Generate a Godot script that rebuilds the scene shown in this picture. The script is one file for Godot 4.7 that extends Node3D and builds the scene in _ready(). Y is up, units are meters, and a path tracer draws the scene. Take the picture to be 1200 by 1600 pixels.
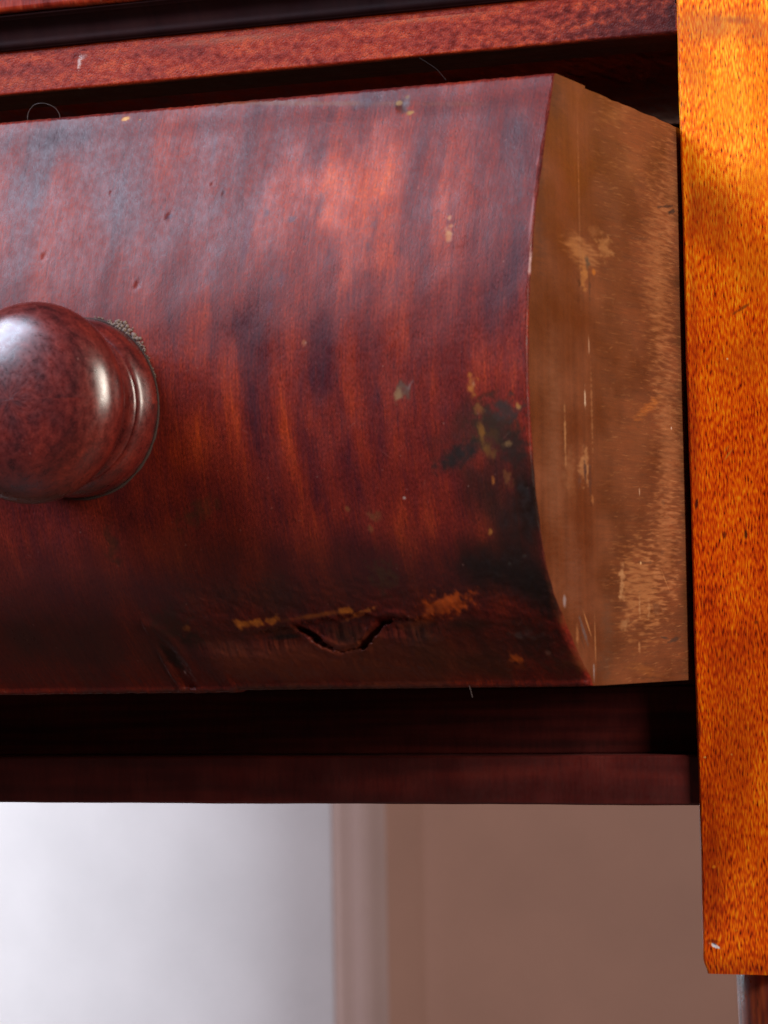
extends Node3D
# A small antique work table seen close: the pulled-out drawer with its turned knob, the rails round it and the right front leg.
# Metres; the origin is the upper right front corner of the drawer, +z comes out of the drawer front.

const FLOOR_Y := -0.66
var table: Node3D
var rng := RandomNumberGenerator.new()


func _ready() -> void:
	rng.seed = 7
	# camera
	var cam := Camera3D.new()
	cam.name = "camera"
	cam.position = Vector3(0.2304, -0.1132, 0.7065)
	cam.rotation_degrees = Vector3(2.152, 23.396, -1.031)
	var lens := CameraAttributesPhysical.new()
	lens.frustum_focal_length = 77.33
	lens.frustum_focus_distance = 0.765
	lens.exposure_aperture = 27.0
	lens.frustum_near = 0.02
	lens.frustum_far = 60.0
	cam.attributes = lens
	cam.near = 0.02
	cam.far = 60.0
	add_child(cam)
	cam.current = true
	# surroundings and lamps
	var env := Environment.new()
	env.background_mode = Environment.BG_COLOR
	env.background_color = Color(0.022, 0.021, 0.021).linear_to_srgb()
	env.tonemap_mode = Environment.TONE_MAPPER_LINEAR
	env.tonemap_exposure = 1.0
	env.sdfgi_enabled = true
	env.ssao_enabled = true
	env.ssil_enabled = true
	var world := WorldEnvironment.new()
	world.name = "environment"
	world.environment = env
	add_child(world)
	lamp("front_window_light", Vector3(-1.02, 0.90, 0.88), Vector3(-0.06, -0.05, 0.08), Vector2(0.85, 0.9), Color(0.86, 0.90, 1.0), 4.9)
	lamp("side_window_light", Vector3(1.02, 0.24, 0.52), Vector3(-0.03, -0.06, 0.08), Vector2(0.32, 0.6), Color(1.0, 0.96, 0.90), 1.85)
	# setting
	setting()
	# the table
	table = Node3D.new()
	table.name = "work_table"
	table.position = Vector3(-0.215, FLOOR_Y, -0.1)
	table.set_meta("label", "antique mahogany work table with worn drawer pulled out and amber front leg")
	table.set_meta("category", "table")
	add_child(table)
	carcass()
	drawer()
	fibres()


# ---------------------------------------------------------------- helpers

func lamp(called: String, at: Vector3, to: Vector3, size: Vector2, tint: Color, power: float) -> void:
	var l := AreaLight3D.new()
	l.name = called
	l.area_size = size
	l.light_color = tint
	l.light_energy = power
	l.shadow_enabled = true
	l.look_at_from_position(at, to, Vector3.UP)
	add_child(l)


func piece(called: String, mesh: Mesh, mats: Array, parent: Node3D) -> MeshInstance3D:
	var o := MeshInstance3D.new()
	o.name = called
	o.mesh = mesh
	for i in mats.size():
		mesh.surface_set_material(i, mats[i])
	if parent == table:
		o.position = -table.position
	parent.add_child(o, true)
	return o


func structure(called: String, mesh: Mesh, mat: Material, label := "") -> MeshInstance3D:
	var o := piece(called, mesh, [mat], self)
	o.set_meta("kind", "structure")
	if label:
		o.set_meta("label", label)
	return o


func commit(mesh: ArrayMesh, p: PackedVector3Array, n: PackedVector3Array, uv: PackedVector2Array, ix: PackedInt32Array) -> void:
	# wind every triangle clockwise as seen from the side its normals point to
	for k in range(0, ix.size(), 3):
		var a := ix[k]
		var b := ix[k + 1]
		var c := ix[k + 2]
		if (p[b] - p[a]).cross(p[c] - p[a]).dot(n[a] + n[b] + n[c]) > 0.0:
			ix[k + 1] = c
			ix[k + 2] = b
	var arrays := []
	arrays.resize(Mesh.ARRAY_MAX)
	arrays[Mesh.ARRAY_VERTEX] = p
	arrays[Mesh.ARRAY_NORMAL] = n
	arrays[Mesh.ARRAY_TEX_UV] = uv
	arrays[Mesh.ARRAY_INDEX] = ix
	mesh.add_surface_from_arrays(Mesh.PRIMITIVE_TRIANGLES, arrays)


func sheet(mesh: ArrayMesh, cols: int, rows: int, p: PackedVector3Array, uv: PackedVector2Array, outward := Vector3.ZERO, n := PackedVector3Array()) -> void:
	# a grid of cols x rows points (row after row); smooth normals that point with "outward" unless they are given
	if n.is_empty():
		n.resize(p.size())
		for j in rows:
			for i in cols:
				var du := p[j * cols + mini(i + 1, cols - 1)] - p[j * cols + maxi(i - 1, 0)]
				var dv := p[mini(j + 1, rows - 1) * cols + i] - p[maxi(j - 1, 0) * cols + i]
				var q := du.cross(dv).normalized()
				n[j * cols + i] = q if q.dot(outward) >= 0.0 else -q
	var ix := PackedInt32Array()
	ix.resize((cols - 1) * (rows - 1) * 6)
	var k := 0
	for j in rows - 1:
		for i in cols - 1:
			var a := j * cols + i
			ix[k] = a
			ix[k + 1] = a + 1
			ix[k + 2] = a + cols
			ix[k + 3] = a + 1
			ix[k + 4] = a + cols + 1
			ix[k + 5] = a + cols
			k += 6
	commit(mesh, p, n, uv, ix)


func block(lo: Vector3, hi: Vector3, r := 0.001, tile := Vector2(0.2, 0.2), mesh: ArrayMesh = null, wob := 0.0) -> ArrayMesh:
	# a box with rounded edges; the texture repeats every "tile" metres
	if mesh == null:
		mesh = ArrayMesh.new()
	var p := PackedVector3Array()
	var n := PackedVector3Array()
	var uv := PackedVector2Array()
	var ix := PackedInt32Array()
	var h := (hi - lo) / 2.0
	var mid := (hi + lo) / 2.0
	r = minf(r, minf(h.x, minf(h.y, h.z)) * 0.9)
	for face in 6:
		var ax := face / 2
		var s := 1.0 if face % 2 else -1.0
		var ua := (ax + 1) % 3
		var va := (ax + 2) % 3
		var us := cuts(h[ua], r, wob)
		var vs := cuts(h[va], r, wob)
		var base := p.size()
		for v in vs:
			for u in us:
				var q := Vector3()
				q[ax] = s * h[ax]
				q[ua] = u
				q[va] = v
				var inner := q.clamp(-(h - Vector3.ONE * r), h - Vector3.ONE * r)
				var dir := (q - inner).normalized()
				var at := mid + inner + dir * r
				if wob > 0.0:
					var w := wob * (sin(at.x * 131.0 + at.y * 17.0) * 0.5 + sin(at.x * 57.0 + at.z * 90.0 + 1.7) * 0.5 + sin(at.x * 411.0) * 0.25)
					at += dir * w
				p.append(at)
				n.append(dir)
				uv.append(Vector2((at.z if ax == 0 else at.x) / tile.x, (at.z if ax == 1 else -at.y) / tile.y))
		for j in vs.size() - 1:
			for i in us.size() - 1:
				var a := base + j * us.size() + i
				ix.append_array([a, a + 1, a + us.size(), a + 1, a + us.size() + 1, a + us.size()])
	commit(mesh, p, n, uv, ix)
	return mesh


func cuts(h: float, r: float, wob: float) -> PackedFloat32Array:
	var out := PackedFloat32Array()
	for k in 5:
		out.append(-h + r * k / 4.0)
	if wob > 0.0 and h > 0.02:
		var many := int(2.0 * h / 0.003)
		for k in many:
			out.append(lerpf(-h + r, h - r, (k + 1.0) / (many + 1.0)))
	for k in 5:
		out.append(h - r + r * k / 4.0)
	return out


func lathe(profile: PackedVector2Array, sides: int, frame: Transform3D, tile := Vector2(1, 0.05)) -> ArrayMesh:
	# profile: (radius, height along the frame's y)
	var p := PackedVector3Array()
	var n := PackedVector3Array()
	var uv := PackedVector2Array()
	var run := 0.0
	for j in profile.size():
		var a := profile[maxi(j - 1, 0)]
		var b := profile[mini(j + 1, profile.size() - 1)]
		var t := (b - a).normalized()
		if j > 0:
			run += profile[j].distance_to(profile[j - 1])
		for i in sides + 1:
			var w := TAU * i / sides
			p.append(frame * Vector3(cos(w) * profile[j].x, profile[j].y, sin(w) * profile[j].x))
			n.append((frame.basis * Vector3(cos(w) * t.y, -t.x, sin(w) * t.y)).normalized())
			uv.append(Vector2(float(i) / sides * tile.x, run / tile.y))
	var mesh := ArrayMesh.new()
	sheet(mesh, sides + 1, profile.size(), p, uv, Vector3.ZERO, n)
	return mesh


func smooth(points: PackedVector2Array, steps: int) -> PackedVector2Array:
	var out := PackedVector2Array()
	for i in points.size() - 1:
		var a := points[maxi(i - 1, 0)]
		var d := points[mini(i + 2, points.size() - 1)]
		for k in steps:
			out.append(points[i].cubic_interpolate(points[i + 1], a, d, float(k) / steps))
	out.append(points[points.size() - 1])
	return out


# ---------------------------------------------------------------- textures

func noise(w: int, h: int, across: float, down: float, turn: int, octaves := 3, kind := FastNoiseLite.TYPE_SIMPLEX_SMOOTH) -> PackedByteArray:
	# noise whose features measure "across" x "down" pixels
	var n := FastNoiseLite.new()
	n.noise_type = kind
	n.seed = turn
	n.fractal_octaves = octaves
	var f := minf(across, down)
	n.frequency = 1.0 / f
	var im := n.get_image(maxi(8, int(w * f / across)), maxi(8, int(h * f / down)))
	im.resize(w, h, Image.INTERPOLATE_CUBIC)
	im.convert(Image.FORMAT_L8)
	return im.get_data()


func picture(w: int, h: int, format: int, bytes: PackedByteArray) -> ImageTexture:
	return ImageTexture.create_from_image(Image.create_from_data(w, h, false, format, bytes))


func stain(field: PackedFloat32Array, w: int, h: int, at: Vector2, r: Vector2, turn: float, ragged: float, soft: float, wild: PackedByteArray, put: Vector4) -> void:
	# blends put.xyz (three values a pixel) or adds put.x (one value) inside a ragged ellipse
	var three := field.size() > w * h
	var reach := maxf(r.x, r.y) * (1.0 + ragged * 0.6) + 1.0
	var c := cos(turn)
	var s := sin(turn)
	var edge := 1.0 - minf(0.98, 0.15 + 1.15 * soft)
	var broken := 0.0 if not three else 0.22
	for y in range(maxi(0, int(at.y - reach)), mini(h, int(at.y + reach) + 1)):
		for x in range(maxi(0, int(at.x - reach)), mini(w, int(at.x + reach) + 1)):
			var dx := x - at.x
			var dy := y - at.y
			var u := (dx * c - dy * s) / r.x
			var v := (dx * s + dy * c) / r.y
			var d := u * u + v * v
			if d > 3.0:
				continue
			var i := y * w + x
			d = sqrt(d) + (wild[i] / 255.0 - 0.5) * ragged * 1.5
			if d >= 1.0:
				continue
			var a := put.w * (1.0 if d < edge else smoothstep(1.0, edge, d)) * (1.0 - broken * clampf((150 - wild[(i + 47 * w + 31) % (w * h)]) / 70.0, 0.0, 1.0))
			if three:
				field[i * 3] += (put.x - field[i * 3]) * a
				field[i * 3 + 1] += (put.y - field[i * 3 + 1]) * a
				field[i * 3 + 2] += (put.z - field[i * 3 + 2]) * a
			else:
				field[i] += put.x * a


func stains(list: Array, field: PackedFloat32Array, w: int, h: int, org: Vector2, scale: Vector2, wild: PackedByteArray, wild_fine: PackedByteArray) -> void:
	# list rows: x, y, radius x, radius y (mm), turn, raggedness, then r, g, b, strength, softness - or an amount and a softness
	for b in list:
		var at := Vector2((b[0] - org.x) * scale.x, (b[1] - org.y) * scale.y)
		var r := Vector2(b[2] * absf(scale.x), b[3] * absf(scale.y))
		var small: bool = maxf(r.x, r.y) < 60.0
		if b.size() > 9:
			stain(field, w, h, at, r, b[4], b[5], b[10], wild_fine if small else wild, Vector4(b[6], b[7], b[8], b[9]))
		else:
			stain(field, w, h, at, r, b[4], b[5], b[7], wild_fine if small else wild, Vector4(b[6], 0, 0, 1))


func to_bytes(field: PackedFloat32Array) -> PackedByteArray:
	var out := PackedByteArray()
	out.resize(field.size())
	for i in field.size():
		out[i] = clampi(int(field[i]), 0, 255)
	return out


func scratch(field: PackedFloat32Array, w: int, h: int, a: Vector2, b: Vector2, put: Vector3, strength: float) -> void:
	var steps := int(maxf(absf(b.x - a.x), absf(b.y - a.y))) + 1
	for k in steps + 1:
		var q := a.lerp(b, float(k) / steps)
		var x := int(q.x)
		var y := int(q.y)
		if x < 0 or y < 0 or x >= w or y >= h:
			continue
		var i := (y * w + x) * 3
		var s := strength * sin(PI * k / steps)
		field[i] += (put.x - field[i]) * s
		field[i + 1] += (put.y - field[i + 1]) * s
		field[i + 2] += (put.z - field[i + 2]) * s


func plain(tint: Color, rough: float, coat := 0.0) -> StandardMaterial3D:
	var m := StandardMaterial3D.new()
	m.albedo_color = tint
	m.roughness = rough
	if coat > 0.0:
		m.clearcoat_enabled = true
		m.clearcoat = coat
		m.clearcoat_roughness = 0.27
	return m


func textured(color: Texture2D, rough: Texture2D, relief: Texture2D, depth_mm: float) -> StandardMaterial3D:
	var m := StandardMaterial3D.new()
	m.albedo_texture = color
	m.roughness = 1.0
	m.roughness_texture = rough
	m.roughness_texture_channel = BaseMaterial3D.TEXTURE_CHANNEL_GRAYSCALE
	if relief:
		m.heightmap_enabled = true
		m.heightmap_texture = relief
		m.heightmap_scale = depth_mm * 0.1
	return m


func wood(w: int, h: int, mm: float, turn: int, ramp: Array, grain_across: float, grain_down: float, rough_mid: float, relief_mm: float, flecks: float) -> StandardMaterial3D:
	# a repeating plain wood: grain runs down the texture (v); sizes in millimetres, mm = size of a pixel
	var fig := noise(w, h, grain_across / mm, grain_down / mm, turn, 4)
	var mot := noise(w, h, 9.0 / mm, 12.0 / mm, turn + 1, 4)
	var fine := noise(w, h, 0.4 / mm, 2.2 / mm, turn + 2, 2)
	var grit := noise(w, h, 0.35 / mm, 0.35 / mm, turn + 3, 2)
	var col := PackedFloat32Array()
	col.resize(w * h * 3)
	var ro := PackedByteArray()
	ro.resize(w * h)
	var he := PackedByteArray()
	he.resize(w * h)
	for i in w * h:
		var t := clampf(0.5 + (fig[i] - 128) / 255.0 * 1.1 + (mot[i] - 128) / 255.0 * 0.35 + (fine[i] - 128) / 255.0 * 0.5, 0.0, 0.999) * (ramp.size() - 1)
		var c: Vector3 = ramp[int(t)].lerp(ramp[int(t) + 1], t - int(t))
		var k := 1.0 - flecks * maxf(0.0, (fine[i] - 165) / 90.0)
		col[i * 3] = c.x * k
		col[i * 3 + 1] = c.y * k
		col[i * 3 + 2] = c.z * k
		ro[i] = clampi(int(rough_mid * 255.0 + (mot[i] - 128) * 0.25 + (grit[i] - 128) * 0.2), 20, 255)
		he[i] = clampi(int(128 + (fine[i] - 128) * -0.5 + (grit[i] - 128) * 0.3), 0, 255)
	return textured(picture(w, h, Image.FORMAT_RGB8, to_bytes(col)), picture(w, h, Image.FORMAT_L8, ro), picture(w, h, Image.FORMAT_L8, he), relief_mm)


# ---------------------------------------------------------------- setting

func setting() -> void:
	var floor_mat := wood(256, 512, 1.5, 301, [Vector3(62, 38, 26), Vector3(88, 56, 38), Vector3(100, 66, 44)], 8.0, 120.0, 0.5, 0.1, 0.3)
	structure("floor", block(Vector3(-2.6, FLOOR_Y - 0.05, -2.6), Vector3(2.4, FLOOR_Y, 1.6), 0.002, Vector2(0.38, 0.77)), floor_mat, "brown wooden floor under the table")
	# the wall behind stands a little askew to the table
	var turn := Basis(Vector3.UP, deg_to_rad(23.4))
	var frame := Transform3D(turn, Vector3(0.2304, 0, 0.7065) - turn * Vector3(0, 0, 2.5))
	var lowest := FLOOR_Y
	var highest := 1.2
	# white wall on the left, its curve made up to grade bright to dim
	var plaster := ArrayMesh.new()
	var line := PackedVector2Array()
	var bends := [Vector2(-0.42, 10), Vector2(-0.34, 20), Vector2(-0.269, 35), Vector2(-0.1775, 49), Vector2(-0.121, 62), Vector2(-0.070, 80), Vector2(-0.050, 83), Vector2(-0.044, 88)]
	var curve := PackedVector2Array([Vector2(-0.044, 0.0)])
	for k in 94:
		var x := -0.044 - 0.004 * (k + 1)
		var facing := 0.0
		for m in bends.size() - 1:
			if x >= bends[m].x and x <= bends[m + 1].x:
				facing = lerpf(bends[m].y, bends[m + 1].y, (x - bends[m].x) / (bends[m + 1].x - bends[m].x))
		curve.append(Vector2(x, curve[k].y - 0.004 / tan(deg_to_rad(maxf(facing, 8.0)))))
	var last := curve[curve.size() - 1]
	line.append(Vector2(-2.6, last.y - 0.1))
	line.append(Vector2(last.x - 0.001, last.y - 0.1))
	for k in curve.size():
		line.append(curve[curve.size() - 1 - k])
	extrude(plaster, line, lowest, highest, frame)
	structure("graded_white_wall", plaster, painted(Vector3(203, 191, 189), 91), "white wall left of the door casing, curve added to grade its brightness")
	var casing := ArrayMesh.new()
	var bead := smooth(PackedVector2Array([Vector2(-0.046, -0.002), Vector2(-0.041, 0.0003), Vector2(-0.037, 0.0012), Vector2(-0.032, 0.0006), Vector2(-0.028, 0.0007), Vector2(-0.023, 0.0020), Vector2(-0.017, 0.0016), Vector2(-0.012, -0.0004), Vector2(-0.007, -0.0030), Vector2(-0.001, -0.0056)]), 6)
	extrude(casing, bead, lowest, highest, frame)
	structure("casing", casing, painted(Vector3(186, 152, 140), 92), "narrow pinkish white casing between curved white wall and taupe wall")
	var wall := ArrayMesh.new()
	var far := smooth(PackedVector2Array([Vector2(-0.0030, -0.0044), Vector2(0.008, -0.0056), Vector2(0.020, -0.0072), Vector2(0.026, -0.0082), Vector2(0.033, -0.0070), Vector2(0.042, -0.0060), Vector2(0.06, -0.0056), Vector2(0.07, -0.0056)]), 6)
	far.append(Vector2(1.6, -0.0056))
	extrude(wall, far, lowest, highest, frame)
	structure("back_wall", wall, painted(Vector3(168, 122, 100), 93), "taupe painted wall behind the table")
	lamp("added_wall_light", frame * Vector3(-1.25, 0.1, -0.14), frame * Vector3(-0.22, -0.25, -0.12), Vector2(0.3, 1.3), Color(0.90, 0.955, 1.0), 2.1)  # unseen light added to grade the curved wall from bright to dim


func painted(tint: Vector3, turn: int) -> StandardMaterial3D:
	# wall paint with faint unevenness
	var w := 512
	var n := noise(w, w, 60, 60, turn, 5)
	var f := noise(w, w, 2, 2, turn + 5, 2)
	var col := PackedFloat32Array()
	col.resize(w * w * 3)
	for i in w * w:
		var k := 1.0 + (n[i] - 128) / 255.0 * 0.05 + (f[i] - 128) / 255.0 * 0.03
		col[i * 3] = tint.x * k
		col[i * 3 + 1] = tint.y * k
		col[i * 3 + 2] = tint.z * k
	var m := textured(picture(w, w, Image.FORMAT_RGB8, to_bytes(col)), null, picture(w, w, Image.FORMAT_L8, f), 0.2)
	m.roughness = 0.9
	return m


func extrude(mesh: ArrayMesh, line: PackedVector2Array, y0: float, y1: float, frame: Transform3D) -> void:
	var p := PackedVector3Array()
	var uv := PackedVector2Array()
	for y in [y0, y1]:
		for q in line:
			p.append(frame * Vector3(q.x, y, q.y))
			uv.append(Vector2(q.x, y))
	sheet(mesh, line.size(), 2, p, uv, frame.basis * Vector3(-0.3, 0, 1))


# ---------------------------------------------------------------- carcass

func leg_shape(left: float, front: float) -> ArrayMesh:
	# square block of the leg, 40 mm, slightly out of true, its lower corners rounded over
	var mesh := ArrayMesh.new()
	var p := PackedVector3Array()
	var uv := PackedVector2Array()
	var n := PackedVector3Array()
	var r := 0.0009
	var half := 0.020
	var ring := []
	for corner in 4:
		var c := Vector2(1 if corner in [0, 3] else -1, 1 if corner < 2 else -1)
		for k in 7:
			var a := PI / 2.0 * corner + PI / 2.0 * k / 6.0
			ring.append([c * (half - r) + Vector2(cos(a), sin(a)) * r, Vector2(cos(a), sin(a))])
	ring.append(ring[0])
	var ys := []
	for k in 61:
		ys.append(lerpf(0.0372, -0.178, k / 60.0))
	for k in 26:
		ys.append(-0.178 - 0.0112 * (k + 1) / 26.0)
	for k in 8:
		ys.append(-0.1892 - 0.0004 * (k + 1) / 8.0)
	var run := 0.0
	for j in ys.size():
		var y: float = ys[j]
		var lean := lerpf(0.0008, 0.0020, clampf(-y / 0.16, 0.0, 1.1))
		var shrink := pow(smoothstep(-0.1845, -0.1892, y), 2.0) * 0.0008
		if y < -0.1892:
			shrink += (-0.1892 - y) / 0.0004 * 0.0176
		for i in ring.size():
			var q: Vector2 = ring[i][0] * (half - shrink) / half
			var wobble := sin(y * 310.0 + i) * 0.00004 + sin(y * 90.0) * 0.00008
			p.append(Vector3(left + lean + half + q.x, y, front - half + q.y) + Vector3(ring[i][1].x, 0, ring[i][1].y) * wobble)
			n.append(Vector3(ring[i][1].x, -1.0 if y < -0.1893 else -smoothstep(-0.182, -0.1892, y) * 0.5, ring[i][1].y).normalized())
			# u = 0..0.5 across the front face, going on round the sides
			var u := (q.x + half) / 0.08
			if i >= 10 and i < 18:
				u = (-(q.y - half)) / 0.08 + 0.5
			elif i >= 18 and i < 24:
				u = (q.x + half) / 0.08 + 0.5
			elif i >= 24 or i < 3:
				u = (q.y + half) / 0.08 + 0.52
			uv.append(Vector2(u, (0.0372 - y) / 0.2304))
	sheet(mesh, ring.size(), ys.size(), p, uv, Vector3.ZERO, n)
	return mesh


func leg_material() -> StandardMaterial3D:
	var w := 572
	var h := 1646
	var mm := 0.14
	var big := noise(w, h, 14.0 / mm, 30.0 / mm, 41, 4)
	var flame := noise(w, h, 1.1 / mm, 24.0 / mm, 42, 4)
	var fleck := noise(w, h, 0.48 / mm, 2.3 / mm, 43, 2)
	var fleck2 := noise(w, h, 0.55 / mm, 1.7 / mm, 44, 2)
	var grit := noise(w, h, 0.3 / mm, 0.3 / mm, 45, 2)
	var col := PackedFloat32Array()
	col.resize(w * h * 3)
	var ro := PackedByteArray()
	ro.resize(w * h)
	var he := PackedByteArray()
	he.resize(w * h)
	var ramp := [Vector3(100, 18, 5), Vector3(182, 50, 4), Vector3(226, 84, 3), Vector3(246, 126, 5), Vector3(254, 176, 36)]
	for y in h:
		for x in w:
			var i := y * w + x
			# the finish is amber near the top and redder lower down
			var tone := 0.74 - 0.26 * smoothstep(0.12, 0.6, float(y) / h)
			var t := clampf(tone + (big[i] - 128) / 255.0 * 0.28 + (flame[i] - 128) / 255.0 * 0.24 + (fleck[i] - 128) / 255.0 * 0.95 + (fleck2[i] - 128) / 255.0 * 0.16, 0.0, 0.999) * 4.0
			var c: Vector3 = ramp[int(t)].lerp(ramp[int(t) + 1], t - int(t))
			var k := 1.0 - 0.6 * clampf((58 - fleck[i]) / 34.0, 0.0, 1.0)
			col[i * 3] = c.x * k
			col[i * 3 + 1] = c.y * k
			col[i * 3 + 2] = c.z * k
			ro[i] = clampi(int(96 + (big[i] - 128) * 0.2 + (grit[i] - 128) * 0.25), 40, 255)
			he[i] = clampi(int(128 + (fleck[i] - 128) * 0.5 + (grit[i] - 128) * 0.4 - (1.0 - k) * 90.0), 0, 255)
	var wear := LEG_WEAR
	stains(wear, col, w, h, Vector2(1.5, 37.2), Vector2(1.0 / mm, -1.0 / mm), big, flame)
	for k in 60:
		var a := Vector2(rng.randf() * w, rng.randf() * h)
		scratch(col, w, h, a, a + Vector2(rng.randf_range(-8, 8), rng.randf_range(6, 40)), Vector3(222, 140, 40) if k % 3 else Vector3(70, 22, 8), 0.6)
	var m := textured(picture(w, h, Image.FORMAT_RGB8, to_bytes(col)), picture(w, h, Image.FORMAT_L8, ro), picture(w, h, Image.FORMAT_L8, he), 0.10)
	m.clearcoat_enabled = true
	m.metallic_specular = 0.3
	m.clearcoat = 0.1
	m.clearcoat_roughness = 0.35
	return m


const LEG_WEAR := [
	[11.72, 21.13, 17.16, 6.031, -0.12, 0.6, 172, 88, 50, 0.6, 0.8],
	[5.504, 10.19, 4.056, 8.616, 0, 0.7, 190, 104, 44, 0.4, 0.8],
	[14.71, 22.29, 6.24, 1.149, -0.15, 0.5, 150, 74, 46, 0.5, 0.6],
	[14.29, 3.734, 10.92, 12.92, 0, 0.6, 236, 148, 14, 0.55, 1],
	[9.289, -20.19, 9.36, 12.92, 0.2, 0.6, 150, 60, 14, 0.55, 1],
	[4.176, -15.54, 3.12, 15.8, 0, 0.6, 120, 36, 12, 0.5, 1],
	[18.35, -12.27, 6.24, 8.616, 0.2, 0.6, 222, 128, 12, 0.5, 1],
	[16.39, -33.48, 7.8, 8.616, 0, 0.6, 206, 112, 14, 0.4, 1],
	[3.596, -41.29, 1.872, 28.72, 0, 0.5, 150, 50, 14, 0.4, 1],
	[14.46, -53.27, 10.92, 7.18, 0.3, 0.7, 190, 92, 12, 0.3, 1],
	[2.889, -72.68, 2.184, 22.98, 0, 0.5, 130, 36, 14, 0.5, 1],
	[10.97, -140.9, 10.92, 45.95, 0, 0.6, 160, 60, 10, 0.35, 1],
	[4.486, -166.4, 4.68, 22.98, 0, 0.6, 130, 38, 8, 0.45, 1],
	[14.71, -42.2, 2.808, 0.4882, 0.5, 0.5, 110, 48, 24, 0.75, 0.5],
	[10.72, -74.41, 0.3432, 2.01, -0.7, 0.3, 206, 146, 60, 0.7, 0.5],
	[10.46, -72.98, 0.312, 1.292, -0.7, 0.3, 196, 140, 60, 0.6, 0.5],
	[3.06, -84.95, 0.468, 1.436, -0.2, 0.4, 70, 20, 14, 0.85, 0.4],
	[14.3, -92.11, 0.468, 1.149, 0, 0.4, 56, 24, 14, 0.85, 0.4],
	[9.283, -92.11, 0.468, 1.005, 0, 0.4, 80, 30, 14, 0.7, 0.4],
	[16.05, -111.6, 0.624, 0.5744, 0, 0.5, 80, 34, 14, 0.7, 0.5],
	[11.21, -53.11, 0.312, 0.2872, 0, 0.2, 240, 210, 180, 0.8, 0.3],
	[9.505, -140.7, 0.312, 0.4308, 0, 0.3, 226, 180, 90, 0.8, 0.4],
	[3.274, -141.3, 0.468, 0.2872, 0, 0.3, 220, 180, 110, 0.8, 0.4],
	[2.223, -135.2, 1.092, 2.01, 0, 0.6, 120, 30, 22, 0.6, 0.5],
	[4.654, -165.5, 0.5304, 0.3734, 0.3, 0.4, 216, 128, 24, 0.85, 0.4],
	[5.715, -164.4, 0.2496, 0.4308, 0, 0.4, 210, 120, 24, 0.8, 0.4],
	[9.429, -176.2, 0.2496, 4.308, -0.03, 0.6, 206, 110, 20, 0.6, 0.5],
	[9.503, -179.4, 0.624, 0.4308, 0.3, 0.5, 220, 124, 24, 0.8, 0.4],
	[14.83, -164.8, 0.2496, 2.298, -0.1, 0.5, 214, 116, 20, 0.6, 0.5],
	[4.701, -183, 1.716, 0.5744, -0.45, 0.5, 226, 228, 240, 0.97, 0.3],
	[4.134, -181.9, 1.872, 0.5744, -0.1, 0.4, 90, 28, 10, 0.6, 0.5],
	[4.418, -182.5, 0.624, 0.2298, -0.4, 0.4, 90, 90, 110, 0.8, 0.3],
	[6.23, -187.2, 3.432, 0.201, 0.02, 0.4, 206, 96, 20, 0.5, 0.5],
]


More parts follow.
